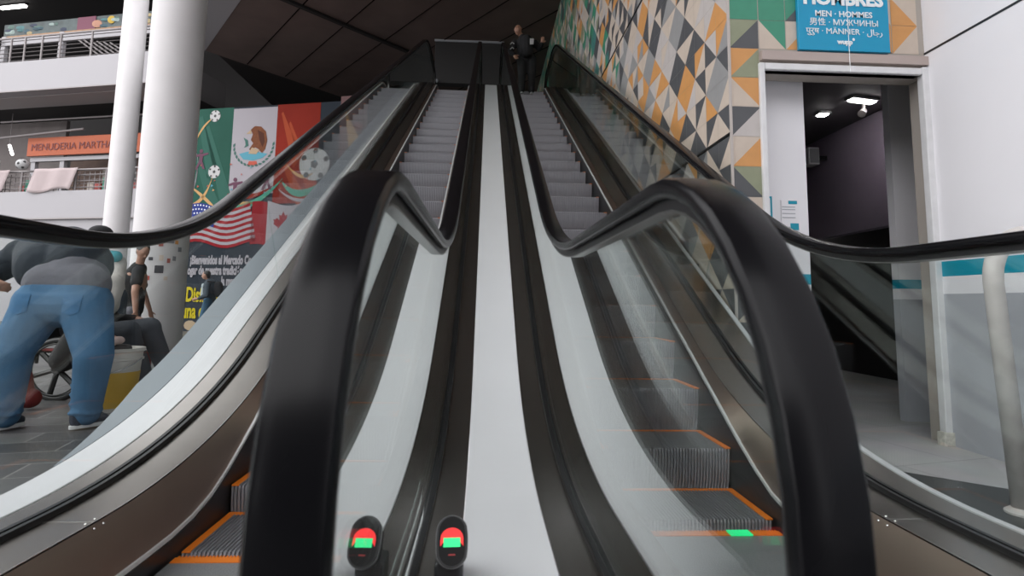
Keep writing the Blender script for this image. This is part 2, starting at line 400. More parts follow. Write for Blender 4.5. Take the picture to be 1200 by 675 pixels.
# central and side covers
o = band(-.125, .125, -.03, .004, .4, YEND-.2).build('center_cover', WHITE, None, bevel=.003); tag(o, 'narrow white cover strip running up between the two escalators', 'cover strip')
o = band(-1.69, -1.54, -.03, .004, .4, YEND-.2).build('side_cover', WHITE, None, bevel=.003); tag(o, 'white cover strip along the outside of the left escalator, people beyond it', 'cover strip')
mb = MB(); pp = path(2.35, YEND-.2)
mb.rings([[off(p, -1.695, -.03), off(p, -1.695-min(.145, .005+.19*(p[0]-2.35)), -.03), off(p, -1.695-min(.145, .005+.19*(p[0]-2.35)), .002), off(p, -1.695, .002)] for p in pp])
o = mb.build('stone_coping', GREYCAP, None); tag(o, 'blue grey sloping coping outside the white strip of the left escalator', 'coping')
mb = MB(); pp = path(3.15, YEND-.3)
mb.rings([[Vector((x, p[0], max(FZ, off(p, 0, -1.1).z) if k < 2 else off(p, x, -.032).z)) if k < 2 else off(p, x, -.032) for k, x in enumerate((-1.83, -1.71, -1.71, -1.83))] for p in pp])
o = mb.build('trim_1', GREYCAP, None); structure(o)
o = band(1.582, 1.61, -.03, .004, .4, YEND-.2).build('edge_strip', WHITE, None); tag(o, 'thin pale edge strip between the right escalator and the tile wall', 'edge strip')

# ---------------------------------------------------------------- tile walls
TS = .22
XW, YW = 1.66, 3.88        # corner of tile wall and door wall
Z0 = 1.90-TS*10            # so that a joint falls on z = 1.90
def pick(Y, z):
    g = max(0, min(.65, (Y-7)/9)) + (.08 if z < 1.6 and Y > 8 else 0)
    r = rnd.random()
    if r < g: return rnd.choice(['green', 'teal', 'olive', 'green'])
    return rnd.choice(['orange', 'orange', 'cream', 'cream', 'pale', 'pale', 'dark', 'grey', 'dark', 'cream'])
VC = {}
def vcol(v_, Y, z):
    if rnd.random() < .28: return pick(Y, z)
    if v_ not in VC: VC[v_] = pick(Y, z)
    return VC[v_]
mb = MB()
def tri_tile(P, a, b, c1, c2, diag, g=.0015):
    """tile lower-left P, edge vectors a (right) b (up); diag 0 = '/', 1 = '\\'"""
    P = Vector(P)+a*.006+b*.006; a = a*.988; b = b*.988
    q = [P, P+a, P+a+b, P+b]
    t = [(0, 1, 2), (0, 2, 3)] if diag == 0 else [(0, 1, 3), (1, 2, 3)]     # first = lower
    mb.use(TILES[c1]).add([q[i] for i in t[0]], [(0, 1, 2)]); mb.use(TILES[c2]).add([q[i] for i in t[1]], [(0, 1, 2)])
j = 0
nz = int((9.6-FZ)/TS)+1; ny = int((24-YW)/TS)
for i in range(ny):
    for k in range(nz):
        P = (XW-.004, YW+TS*(i+1), Z0+TS*(k-1)); 
        if P[2] < FZ-.01: continue
        # facing -X: right-hand direction as seen is toward the camera (-Y)
        Y = P[1]; d = (i+k) % 2
        v1, v2 = ((i, k), (i+1, k+1)) if d == 0 else ((i+1, k), (i, k+1))
        c1, c2 = vcol(v1, Y, P[2]), vcol(v2, Y, P[2])
        if c1 == c2: c2 = 'cream' if c1 != 'cream' else 'dark'
        tri_tile(P, Vector((0, -TS, 0)), Vector((0, 0, TS)), c1, c2, d)
wt = mb.build('wall_right', None, None, fix=False); structure(wt)
mb = MB(); mb.box((XW, YW+.001, FZ), (XW+.2, 24, 9.7)); mb.use(DARKC)
structure(mb.build('wall_right_core', GROUT))
# long panel seams on the tile wall
for z in (1.90, 4.12):
    mb = MB(); mb.box((XW-.012, YW, z-.009), (XW-.003, 24, z+.009)); structure(mb.build('trim_2', BLACK))
# door wall: tiles beside and above the opening
mb = MB()
col = [('orange','cream',0)]*1
spec = {  # row index from z=1.90 upward / downward : (lower colour, upper colour, diag)
    -3: ('dark', 'cream', 1), -2: ('dark', 'cream', 1), -1: ('dark', 'olive', 1), 0: ('orange', 'cream', 0), 1: ('pale', 'dark', 0), 2: ('cream', 'orange', 1),
    3: ('olive', 'orange', 0), 4: ('dark', 'olive', 0), 5: ('green', 'green', 0), 6: ('orange', 'cream', 1), 7: ('dark', 'cream', 0)}
z00 = 1.66
for k in range(-9, 8):
    z = z00+.218*k
    if z < FZ-.01: continue
    c1, c2, d = spec.get(k, ('cream', 'dark', 0))
    tri_tile((XW, YW-.004, z), Vector((.215, 0, 0)), Vector((0, 0, .218)), c1, c2, d)
lint = {(4, 0): ('cream', 'green', 1), (4, 1): ('orange', 'cream', 0), (4, 2): ('teal', 'cream', 0), (4, 3): ('cream', 'olive', 1), (4, 4): ('dark', 'orange', 1), (4, 5): ('cream', 'orange', 0),
        (5, 0): ('green', 'green', 0), (5, 5): ('orange', 'cream', 1), (5, 4): ('orange', 'cream', 1), (6, 5): ('orange', 'cream', 0), (6, 0): ('orange', 'cream', 0), (7, 5): ('orange', 'green', 0)}
for k in range(4, 9):
    for i in range(6):
        c1, c2, d = lint.get((k, i), (rnd.choice(['orange', 'cream', 'dark']), rnd.choice(['olive', 'green', 'cream']), (i+k) % 2))
        z = z00+.218*k
        tri_tile((XW+.22+i*.2, YW-.004, z), Vector((.197, 0, 0)), Vector((0, 0, .218)), c1, c2, d)
structure(mb.build('wall_front', None, None, fix=False))
DZ = 2.37                    # head of the opening
mb = MB(); mb.box((XW, YW-.002, FZ), (1.88, YW+.18, 9.7)); mb.box((1.88, YW-.002, DZ), (3.12, YW+.18, 9.7)); mb.box((3.13, YW+.021, FZ), (5.4, YW+.18, 3.1)); structure(mb.build('wall_front_core', GROUT))
mb = MB(); mb.box((1.88, YW-.04, 2.44), (3.119, YW-.002, 2.505)); structure(mb.build('trim_3', mat('pinkish stone ledge', (.45, .37, .34, 1), .5)))
# corner bead
mb = MB(); mb.box((XW-.012, YW-.012, FZ), (XW+.004, YW+.004, 9.6)); structure(mb.build('trim_4', mat('pale corner bead', (.5, .45, .42, 1), .4)))
# door frame
fr = MB(); fr.box((1.865, YW-.03, FZ), (1.905, YW+.04, DZ+.05)); fr.box((3.075, YW-.03, FZ), (3.13, YW+.03, DZ+.06)); fr.box((1.906, YW-.03, DZ), (3.074, YW+.06, DZ+.05))
structure(fr.build('door_1', FRAME, bevel=.006))
fr = MB(); fr.box((3.045, YW-.045, FZ), (3.15, YW+.02, FZ+.09)); structure(fr.build('trim_5', mat('chipped door foot', (.6, .58, .52, 1), .7, noise=.5, nscale=40), bevel=.004))
# white side wall with grey dado and teal stripe
XS = 3.12
def split_wall(f):
    for z0, z1, m in ((FZ, .785, WALLG), (.785, .905, WALLW), (.905, 1.01, TEAL), (1.01, 9.7, WALLW)): f(z0, z1, m)
mb = MB(); split_wall(lambda a, b, m: mb.use(m).box((XS, -6, a), (XS+.2, YW+.02, b))); structure(mb.build('wall_side', None))
mb = MB(); mb.box((XS-.004, -6, 2.53), (XS+.01, YW, 2.545)); structure(mb.build('trim_6', BLACK))
# ---------------------------------------------------------------- room behind the opening
def zk(z, k): return .68+(z-.68)*k
def nib(x0, x1, y, k, nm):
    mb = MB()
    for z0, z1, m in ((FZ, zk(.785, k), WALLG), (zk(.785, k), zk(.905, k), WALLW), (zk(.905, k), zk(1.01, k), TEAL), (zk(1.01, k), 3.04, WALLW)): mb.use(m).box((x0, y, z0), (x1, y+.08, z1))
    structure(mb.build(nm, None))
nib(1.91, 2.345, 4.14, .735, 'wall_restroom_left'); nib(3.41, 3.80, 4.66, .735, 'wall_restroom_right')
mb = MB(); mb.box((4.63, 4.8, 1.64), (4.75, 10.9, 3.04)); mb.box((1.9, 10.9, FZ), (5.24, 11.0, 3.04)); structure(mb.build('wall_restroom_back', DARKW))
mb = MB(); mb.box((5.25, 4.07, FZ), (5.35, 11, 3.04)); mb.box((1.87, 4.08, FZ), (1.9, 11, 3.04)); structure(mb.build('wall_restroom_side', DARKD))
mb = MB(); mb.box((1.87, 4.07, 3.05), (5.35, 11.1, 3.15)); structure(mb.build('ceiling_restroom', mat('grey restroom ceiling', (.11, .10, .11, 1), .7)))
for i, (x, y, lx, ly, ang, lb) in enumerate(((4.18, 6.1, .16, .045, 12, 'bright oblong ceiling light inside the restroom, nearer the door'), (4.02, 6.6, .05, .05, 0, 'small round ceiling light deeper inside the restroom'))):
    r = empty('ceiling_light', (x, y, 3.05), lb, 'ceiling light')
    rt = Matrix.Rotation(R(ang), 3, 'Z')
    MB().box((-lx-.02, -ly-.02, -.03), (lx+.02, ly+.02, 0), rt, (x, y, 3.05)).build('housing', FRAME, r, bevel=.005)
    MB().box((-lx, -ly, -.045), (lx, ly, -.028), rt, (x, y, 3.05)).build('diffuser', LAMPS, r, bevel=.008)
for x, y, lb in ((4.48, 6.0, 'small ceiling spotlight on the right, inside the restroom'), (4.3, 6.25, 'small ceiling spotlight left of its twin, inside the restroom')):
    r = empty('spotlight', (x, y, 3.0), lb, 'spotlight', 'restroom spotlights')
    MB().cyl((x, y), .02, 2.95, 3.05, 12).build('mount', RAILM, r); MB().tube([(x, y, 2.96), (x-.05, y-.03, 2.91)], [.035, .045], 14).build('lamp_head', RAILM, r)
r = empty('wall_speaker', (4.5, 7.5, 2.7), 'small white speaker box hung on the dark restroom wall', 'speaker')
MB().box((4.33, 7.45, 2.62), (4.48, 7.65, 2.86)).build('cabinet', FRAME, r, bevel=.01); MB().box((4.345, 7.44, 2.64), (4.465, 7.45, 2.84)).build('grille', ALUP, r); MB().box((4.48, 7.52, 2.70), (4.63, 7.58, 2.76)).build('bracket', BLACK, r)
r = empty('tube_light', (4.6, 8.6, 1.6), 'thin lit tube lamp glowing low in the restroom darkness', 'tube lamp')
MB().box((4.4, 9.0, 1.66), (5.2, 9.08, 1.72)).build('housing', FRAME, r); MB().tube([(4.42, 8.99, 1.64), (5.18, 8.99, 1.64)], .02, 10).build('tube', LAMP, r)
MB().box((4.4, 8.9, 1.72), (5.2, 9.2, 1.76)).build('shelf', DARKD, r)
# notices on the white panel
YN = 4.14
r = empty('notice', (1.98, YN-.01, 1.3), 'white notice with a teal border at the left edge of the restroom opening', 'notice')
MB().box((1.93, YN-.012, 1.235), (2.065, YN-.002, 1.50)).build('border', TEAL, r); MB().box((1.935, YN-.016, 1.255), (2.048, YN-.012, 1.485)).build('sheet', WALLW, r)
text('lettering', 'S', .10, (2.01, YN-.018, 1.37), (1, 0, 0), (0, 0, 1), BLACK, r, bold=.004)
r = empty('notice', (2.2, YN-.01, 1.3), 'white sheet with small teal blocks pinned inside the restroom entrance', 'notice')
MB().box((2.135, YN-.010, 1.245), (2.265, YN-.002, 1.475)).build('sheet', WALLW, r)
for a, b, c, d, m in ((2.19, 1.445, 2.255, 1.47, TEAL), (2.20, 1.25, 2.262, 1.30, TEAL), (2.14, 1.255, 2.195, 1.27, BLACK)):
    MB().box((a, YN-.014, b), (c, YN-.010, d)).build('printed_block', m, r)
for zz in (1.42, 1.40, 1.37, 1.34): MB().box((2.14, YN-.013, zz), (2.24, YN-.010, zz+.006)).build('printed_line', WALLG, r)
# ---------------------------------------------------------------- HOMBRES sign
SB = mat('cyan sign board', (.0, .30, .52, 1), .35); SW = mat('white sign lettering', (.85, .88, .9, 1), .5, emit=None)
r = empty('restroom_sign', (2.5, YW-.01, 2.5), 'blue men\'s restroom sign reading HOMBRES above the doorway', 'sign')
MB().box((2.16, YW-.035, 2.525), (2.84, YW-.005, 3.25)).build('board', SB, r, bevel=.003)
yy = YW-.038; sx = (1, 0, 0); sz = (0, 0, 1); cx = 2.50
text('lettering', 'HOMBRES', .135, (cx, yy, 2.915), sx, sz, SW, r, xs=1.0, bold=.006)
text('lettering', 'MEN · HOMMES', .062, (cx, yy, 2.80), sx, sz, SW, r, xs=1.0, bold=.001)
text('lettering', '男性 · МУЖЧИНЫ', .062, (cx, yy, 2.735), sx, sz, SW, r, xs=1.0)
text('lettering', 'पुरुष · MÄNNER · ﻝﺎﺟﺭ', .062, (cx, yy, 2.668), sx, sz, SW, r, xs=1.0)
text('logo', 'wupp', .05, (cx-.0, yy, 2.59), sx, sz, SW, r, bold=.002)
MB().ell((cx+.065, yy, 2.612), (.01, .003, .012), 10).build('logo_dot', SW, r)
o = MB().tube([(2.52, YW-.05, 3.3), (2.52, YW-.05, 2.36)], .0025, 6).build('hanging_string', SW, None); tag(o, 'thin white string hanging in front of the restroom sign', 'string')
# ---------------------------------------------------------------- white pipe rail at far right
PIPE = mat('worn white pipe paint', (.58, .55, .53, 1), .45, noise=.2, nscale=14)
r = empty('pipe_railing', (2.38, 2.6, FZ), 'worn white pipe railing with a curved top, by the grey wall', 'railing')
pts = [(2.385, 2.6, FZ), (2.33, 2.6, .80)]+[(2.33+.16-.16*math.cos(R(a)), 2.6-.02*a/90, .84+.20*math.sin(R(a))) for a in range(0, 91, 10)]+[(2.75, 2.55, 1.05), (3.0, 2.4, 1.05), (3.10, 2.2, 1.05)]
MB().tube(pts, .04, 16).build('pipe', PIPE, r, smooth=True)
MB().tube([(2.365, 2.6, .12), (3.08, 2.5, .12)], .022, 12).build('lower_rail', PIPE, r, smooth=True)
MB().lathe((2.387, 2.6), [(.07, FZ), (.07, FZ+.012), (.045, FZ+.03)], 20).build('base_flange', PIPE, r)

# ---------------------------------------------------------------- ceiling and dark interior
A = Vector((-8.48, 16.78, 8)); Bv = Vector((-2.6, 9.0, 8))
ced = MB()
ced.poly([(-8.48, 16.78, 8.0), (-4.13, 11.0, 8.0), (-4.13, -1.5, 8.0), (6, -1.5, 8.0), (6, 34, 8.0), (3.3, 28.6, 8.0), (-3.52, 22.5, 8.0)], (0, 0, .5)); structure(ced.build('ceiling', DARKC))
mb = MB()   # joints between the ceiling boards
u = Vector((2.27, -3.01, 0)).normalized(); v = Vector((.70, .72, 0)).normalized()
for k in range(1, 14):
    p = A+v*(1.25*k); q = p+u*12
    mb.tube([p+Vector((0, 0, -.002)), q+Vector((0, 0, -.002))], .018, 4)
structure(mb.build('trim_7', mat('dark board joint', (.01, .008, .008, 1), .95, spec=0)))
mb = MB(); p = Vector((-5.6, 13.1, 7.93)); q = p+v*14; d = u*.12
mb.poly([p, q, q+d, p+d], (0, 0, .07)); structure(mb.build('beam_1', DARKD))
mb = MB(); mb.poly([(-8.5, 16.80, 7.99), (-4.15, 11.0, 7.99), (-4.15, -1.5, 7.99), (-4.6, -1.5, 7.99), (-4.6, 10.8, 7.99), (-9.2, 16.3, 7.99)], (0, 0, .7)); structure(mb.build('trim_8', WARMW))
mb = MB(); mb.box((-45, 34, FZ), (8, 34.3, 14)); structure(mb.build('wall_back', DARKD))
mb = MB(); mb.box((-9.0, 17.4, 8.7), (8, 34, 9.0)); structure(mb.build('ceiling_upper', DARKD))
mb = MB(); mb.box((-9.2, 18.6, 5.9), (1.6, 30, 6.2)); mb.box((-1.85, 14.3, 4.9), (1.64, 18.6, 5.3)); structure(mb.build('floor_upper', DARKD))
r = empty('ceiling_bulkhead', (-.6, 15.5, 7), 'dark boxed panel hanging under the ceiling over the escalator top', 'panel')
MB().box((-1.56, 15.5, 6.75), (.36, 15.8, 8.0)).build('panel', mat('dark grey panel', (.035, .034, .034, 1), .6), r, bevel=.01)
MB().box((-1.58, 15.46, 7.95), (.38, 15.5, 8.0)).build('top_rail', WALLG, r)
for x in (-1.5,): MB().ell((x, 15.45, 6.78), (.06, .06, .06), 10).build('lamp', WALLG, r)
for k, (x, y, z) in enumerate(((1.02, 16.2, 5.62), (1.28, 16.2, 5.62))):
    pass

# unseen dark wall added behind the camera to darken the handrail reflections
mb = MB(); mb.box((-30, -9, FZ), (-9.1, -8.7, 6.0)); mb.box((-8, -9, FZ), (3.4, -8.7, 6.0)); mb.box((-30, -9, 3.0), (3.4, -8.6, 3.6)); structure(mb.build('wall_added_rear', mat('added dark reflection wall', (.06, .055, .055, 1), .7, noise=.3, nscale=1)))
# ---------------------------------------------------------------- left: columns
r = empty('column', (-5.35, 9.6, FZ), 'thick white round column with small stickers, nearest the escalator', 'column')
MB().lathe((-5.35, 9.6), [(.405, FZ), (.405, 3.0), (.40, 12)], 48).build('shaft', COLW, r, smooth='auto')
r = empty('column', (-11.9, 18.9, FZ), 'slimmer white round column, left of the sticker-covered one', 'column')
MB().lathe((-11.9, 18.9), [(.37, FZ), (.36, 6), (.345, 13)], 40).build('shaft', COLW, r, smooth='auto')
stk = [(-.72, 1.62), (-.5, 1.66), (-.25, 1.60), (.0, 1.52), (.3, 1.6), (.55, 1.56), (-.6, 1.30), (-.3, 1.28), (.05, 1.30), (.3, 1.26), (.5, 1.3), (-.75, 1.08), (-.35, .98), (.0, 1.12), (.24, .98), (-.55, 1.45), (.7, 1.45)]
cs = [(.5, .08, .06), (.05, .05, .06), (.6, .5, .42), (.35, .1, .08), (.2, .2, .22), (.65, .3, .1)]
smats = [mat('sticker print %s' % n, c+(1,), .5) for n, c in zip('abcdef', cs)]
dirn = math.atan2(-9.6, 5.27)
for i, (a, z) in enumerate(stk):
    th = dirn+a; w_, h_ = rnd.uniform(.02, .04), rnd.uniform(.025, .045)
    if i in (4, 13): w_, h_ = .06, .06
    mb = MB(); rr = .408
    ring = []
    pts = [(th-w_/rr+2*w_/rr*k/4) for k in range(5)]
    vs_ = [(-5.35+rr*math.cos(t), 9.6+rr*math.sin(t), z-h_) for t in pts]+[(-5.35+rr*math.cos(t), 9.6+rr*math.sin(t), z+h_) for t in pts]
    vo = [(-5.35+(rr+.003)*math.cos(t), 9.6+(rr+.003)*math.sin(t), z-h_) for t in pts]+[(-5.35+(rr+.003)*math.cos(t), 9.6+(rr+.003)*math.sin(t), z+h_) for t in pts]
    f = [(k, k+1, k+6, k+5) for k in range(4)]
    mb.add(vs_+vo, f+[tuple(q+10 for q in ff)[::-1] for ff in f]+[(0, 5, 15, 10), (4, 14, 19, 9)]+[(k, k+10, k+11, k+1) for k in range(4)]+[(k+5, k+6, k+16, k+15) for k in range(4)])
    o = mb.build('sticker', smats[i % 6]); tag(o, 'small worn sticker pasted on the thick white column', 'sticker', 'stickers on the thick column')

# ---------------------------------------------------------------- left: balconies
AN = R(-14); RB3 = Matrix.Rotation(AN, 3, 'Z'); BO = Vector((-18.7, 22, 0))
def L(x, y, z): return RB3 @ Vector((x, y, z)) + BO
def lbox(mb, a, b): return mb.box(a, b, RB3, BO)
DARKR = mat('dark railing bars', (.06, .05, .05, 1), .5)
r = empty('balcony', L(0, 0, 8.2), 'upper white balcony edge crossing behind both columns', 'balcony')
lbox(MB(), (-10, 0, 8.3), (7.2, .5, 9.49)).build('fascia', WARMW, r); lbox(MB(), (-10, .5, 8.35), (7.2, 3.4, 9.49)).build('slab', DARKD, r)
lbox(MB(), (-10, .5, 8.29), (7.2, 1.6, 8.35)).build('soffit', mat('grey soffit', (.4, .37, .37, 1), .7), r)
lbox(MB(), (-10, -.02, 8.3), (7.2, 0, 8.34)).build('drip_edge', RAILM, r)
r = empty('balcony', L(0, 0, 3.2), 'lower white balcony edge, under the orange food stall sign', 'balcony')
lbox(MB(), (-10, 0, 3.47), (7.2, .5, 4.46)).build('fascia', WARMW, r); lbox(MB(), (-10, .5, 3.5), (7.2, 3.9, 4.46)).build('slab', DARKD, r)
lbox(MB(), (-10, -.03, 3.42), (7.2, .02, 3.47)).build('drip_edge', RAILM, r)
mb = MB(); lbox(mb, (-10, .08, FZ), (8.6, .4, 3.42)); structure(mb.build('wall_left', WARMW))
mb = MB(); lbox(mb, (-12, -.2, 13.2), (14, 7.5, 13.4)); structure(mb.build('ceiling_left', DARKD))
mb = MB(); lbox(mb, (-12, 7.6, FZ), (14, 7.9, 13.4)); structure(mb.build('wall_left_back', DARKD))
def railing(z, h, xs, bars, label, m):
    r = empty('balcony_railing', L(0, .1, z), label, 'railing')
    for x in xs: MB().tube([L(x, .12, z), L(x, .12, z+h)], .035, 8).build('post', RAILM, r)
    MB().tube([L(xs[0], .12, z+h), L(xs[-1], .12, z+h)], .04, 8).build('top_rail', RAILM, r)
    for k in range(bars): zz = z+h*(k+.6)/(bars+.4); MB().tube([L(xs[0], .12, zz), L(xs[-1], .12, zz)], .016, 6).build('bar', m, r)
    return r
railing(9.49, 1.02, [-6, -4, -2, -.95, .3, .95, 1.75, 2.6, 4.0, 5.5, 7.1], 6, 'grey bar railing on the upper balcony', DARKR)
railing(4.46, .78, [-6, -4, -2, -.6, .6, 1.5, 2.6, 3.9, 5.2, 7.1], 3, 'grey bar railing on the lower balcony, hung with cloths', RAILM)
mb = MB()
for k in range(42): mb.tube([L(-2+.22*k, .22, 4.46), L(-2+.22*k, .22, 5.18)], .012, 5)
for z in (4.6, 4.75, 4.9, 5.05): mb.tube([L(-2, .22, z), L(7.1, .22, z)], .01, 5)
tag(mb.build('wire_grid', RAILM), 'wire mesh grid behind the lower balcony railing', 'wire mesh')
CL = mat('pinkish white cloth', (.42, .35, .35, 1), .9, noise=.08, nscale=3)
for x0, x1, lb in ((2.25, 4.15, 'pinkish white cloth draped over the lower railing below the orange sign'), (-1.0, 1.15, 'pinkish white cloth draped over the lower railing at the photo\'s left edge')):
    mb = MB(); rows = []
    for k in range(9):
        t = k/8; z = 5.28-.82*t; sl = .3*t
        rows.append([L(x0-sl+(x1-x0)*i/10, -.04-.03*math.sin(i*1.3), z-.08*math.sin(i*.6)*t) for i in range(11)])
    vs_ = [p for q in rows for p in q]; fs = [(k*11+i, k*11+i+1, (k+1)*11+i+1, (k+1)*11+i) for k in range(8) for i in range(10)]
    mb.add(vs_, fs); o = mb.build('draped_cloth', CL, smooth=True); s = o.modifiers.new('t', 'SOLIDIFY'); s.thickness = .01; tag(o, lb, 'cloth')
# upper shop sign band
COLS = [(.03, .07, .09), (.08, .14, .12), (.35, .28, .15), (.02, .03, .06), (.25, .32, .30), (.06, .16, .17)]
cm = [mat('sign print %d' % i, c+(1,), .6, noise=.7, nscale=5) for i, c in enumerate(COLS)]
r = empty('shop_sign', L(0, 1.1, 11.0), 'long dark patterned shop sign above the upper balcony railing', 'sign')
lbox(MB(), (-1.35, 1.0, 11.02), (6.5, 1.15, 11.62)).build('board', mat('dark teal sign', (.06, .08, .08, 1), .6, noise=.8, nscale=2.5), r)
lbox(MB(), (2.25, .97, 11.05), (3.1, 1.0, 11.62)).build('magenta_panel', mat('magenta sign panel', (.14, .03, .06, 1), .6), r)
lbox(MB(), (-1.35, .96, 11.0), (6.5, 1.0, 11.1)).build('lower_band', mat('orange brown band', (.30, .17, .09, 1), .6, noise=.5, nscale=8), r)
for k in range(30):
    x = rnd.uniform(-1.1, 6); z = rnd.uniform(11.15, 11.5)
    if 2.0 < x < 3.3: continue
    MB().ell(L(x, .99, z), (rnd.uniform(.08, .25), .02, rnd.uniform(.04, .10)), 10).build('food_print', cm[k % 6], r)
MB().ell(L(3.2, .96, 11.28), (.2, .02, .16), 12).build('food_print', mat('tan food print', (.4, .2, .13, 1), .6), r)
MB().ell(L(3.85, .96, 11.4), (.15, .02, .16), 12).build('food_print', mat('yellow food print', (.45, .3, .03, 1), .6), r)
r = empty('market_stall', L(0, 1.0, 9.49), 'pale market stall frame behind the upper balcony railing', 'stall')
for x in (-1.15, 1.65, 6.3): lbox(MB(), (x, .8, 9.49), (x+.2, .95, 11.0)).build('post', WARMW, r)
lbox(MB(), (-1.15, .8, 10.62), (6.5, .95, 10.86)).build('beam', WARMW, r)
lbox(MB(), (5.0, .75, 9.5), (5.4, .9, 10.4)).build('menu_board', mat('red menu board', (.4, .1, .07, 1), .6, noise=.8, nscale=10), r)
r = empty('stacked_stools', L(4, .5, 9.5), 'metal stools piled upside down behind the upper railing', 'stools')
for k in range(6): MB().tube([L(2.9+.3*k, .5, 10.45-.05*k), L(3.9+.25*k, .6, 9.75)], .03, 6).build('leg', RAILM, r)
r = empty('tube_light', L(-2.5, 2.1, 13.1), 'lit tube lamp on the dark ceiling above the upper balcony', 'tube lamp')
lbox(MB(), (-3.2, 2.0, 13.12), (-1.8, 2.15, 13.199)).build('housing', DARKD, r); lbox(MB(), (-3.15, 2.0, 13.03), (-1.85, 2.14, 13.12)).build('tube', LAMP, r)
# food stall on the lower balcony
r = empty('food_stall', L(4, 1.8, 4.46), 'food stall with white posts on the lower balcony behind the railing', 'stall')
for x in (-.05, 1.35, 4.6): lbox(MB(), (x, 1.6, 4.46), (x+.2, 1.75, 6.02)).build('post', WARMW, r)
lbox(MB(), (-.05, 1.55, 6.02), (6.5, 1.7, 6.17)).build('beam', WARMW, r)
lbox(MB(), (0, 3.2, 4.46), (6.5, 3.3, 6.5)).build('back_panel', mat('stall back', (.12, .07, .05, 1), .7, noise=.8, nscale=2), r)
lbox(MB(), (1.8, 3.1, 5.2), (2.6, 3.2, 6.0)).build('shelf_goods', mat('stall goods', (.35, .32, .28, 1), .7, noise=.5, nscale=4), r)
lbox(MB(), (3.0, 3.0, 5.2), (3.9, 3.2, 5.9)).build('green_goods', mat('green goods', (.10, .13, .06, 1), .7, noise=.8, nscale=6), r)
lbox(MB(), (4.0, 2.6, 4.46), (4.5, 2.8, 6.0)).build('orange_cabinet', mat('orange cabinet', (.45, .1, .04, 1), .6), r)
r = empty('stall_sign', L(4, 1.5, 6.2), 'orange stall sign reading MENUDERIA MARTHA on the lower balcony', 'sign')
OS = mat('orange sign sheet', (.38, .075, .018, 1), .6, noise=.12, nscale=2)
lbox(MB(), (-.08, 1.42, 6.22), (6.4, 1.52, 6.95)).build('board', OS, r)
text('lettering', 'MENUDERIA MARTHA J', .40, L(2.15, 1.40, 6.55), RB3 @ Vector((1, 0, 0)), (0, 0, 1), mat('dark red lettering', (.16, .03, .03, 1), .6), r, xs=.98)
for (z, x0, x1, yy_) in ((8.1, -3, 8, 2.5), (7.15, -3, 2.8, 1.2)):
    o = MB().tube([L(x0, yy_, z-.3 if z < 8 else z), L(x1, yy_, z)], .045, 8).build('ceiling_pipe', RAILM); tag(o, {8.1: 'long grey pipe high under the upper balcony slab', 7.15: 'slanting grey pipe above the orange stall sign'}[z], 'pipe')
o = lbox(MB(), (-4, 3.2, 4.47), (-.4, 3.36, 8.28)).build('partition', mat('brown grey shop wall', (.14, .12, .115, 1), .7, noise=.4, nscale=1.5)); tag(o, 'brownish shop partition left of the orange sign', 'partition')
r = empty('tube_light', L(-1.9, 2.2, 6.8), 'short lit tube lamp left of the orange stall sign', 'tube lamp'); MB().tube([L(-2.03, 2.2, 6.97), L(-1.82, 2.2, 6.55)], .05, 8).build('tube', LAMP, r); MB().tube([L(-2.03, 2.2, 6.97), L(-2.03, 2.2, 8.34)], .012, 6).build('hanger', RAILM, r)
SBW = mat('white ball', (.42, .42, .42, 1), .5); SBK = mat('black ball patch', (.02, .02, .02, 1), .5)
def ball(c, rad, parent=None, flat=None):
    b = MB(); b.ell(c, (rad, rad, rad), 18); o = b.build('ball', SBW, parent, smooth=True)
    for d in ((0, -1, 0), (.75, -.5, .4), (-.75, -.5, .4), (.5, -.5, -.7), (-.5, -.5, -.7), (0, -.4, .9)):
        q = MB(); dv = Vector(d).normalized(); q.ell(Vector(c)+dv*rad*.8, (rad*.3,)*3, 8); q.build('patch', SBK, o if parent is None else parent)
    return o
b = ball(L(1.78, -.14, 5.45), .2); tag(b, 'black and white football ornament on the lower balcony railing', 'football')
b = ball(L(.5, -.14, 5.56), .18); tag(b, 'football ornament at the railing\'s far left end', 'football')
gcol = [mat('goods colour %d' % i, c+(1,), .6) for i, c in enumerate([(.4, .08, .07), (.05, .3, .2), (.5, .35, .1), (.1, .12, .3), (.5, .45, .4)])]
for i in range(12):
    x = 1.15+.29*i if i < 4 else 4.2+.33*(i-4); zz = 4.46
    o = lbox(MB(), (x, .3, zz), (x+.26, .5, zz+[.3, .5, .42, .6, .35][i % 5])).build('goods_box', gcol[i % 5], bevel=.02)
    o['label'] = 'small coloured package behind the lower balcony railing'; o['category'] = 'package'; o['group'] = 'packages behind the lower railing'

# ---------------------------------------------------------------- banner
P0 = Vector((-8.53, 16.7, FZ)); ang = math.atan2(-1.0, 4.0); bu = Vector((math.cos(ang), math.sin(ang), 0)); bn = Vector((bu.y, -bu.x, 0))   # bn faces the camera
if bn.y > 0: bn = -bn
def BP(uu, z, d=0): return P0+bu*uu+Vector((0, 0, z-FZ))+bn*d
BW = 4.55; ZT = 6.16
BG = mat('dark blue grey banner vinyl', (.025, .032, .042, 1), .8, spec=.15, noise=.15, nscale=1)
ban = empty('banner', P0, 'large hanging football welcome banner with Mexican, American and Canadian flags', 'banner')
def quad(name, u0, z0, u1, z1, m, d, par=None): 
    mb = MB(); mb.poly([BP(u0, z0, d), BP(u1, z0, d), BP(u1, z1, d), BP(u0, z1, d)], bn*.004); return mb.build(name, m, par or ban)
mb = MB(); mb.poly([BP(0, FZ, 0), BP(BW, FZ, 0), BP(BW, ZT, 0), BP(0, ZT, 0)], -bn*.04); mb.build('sheet', BG, ban)
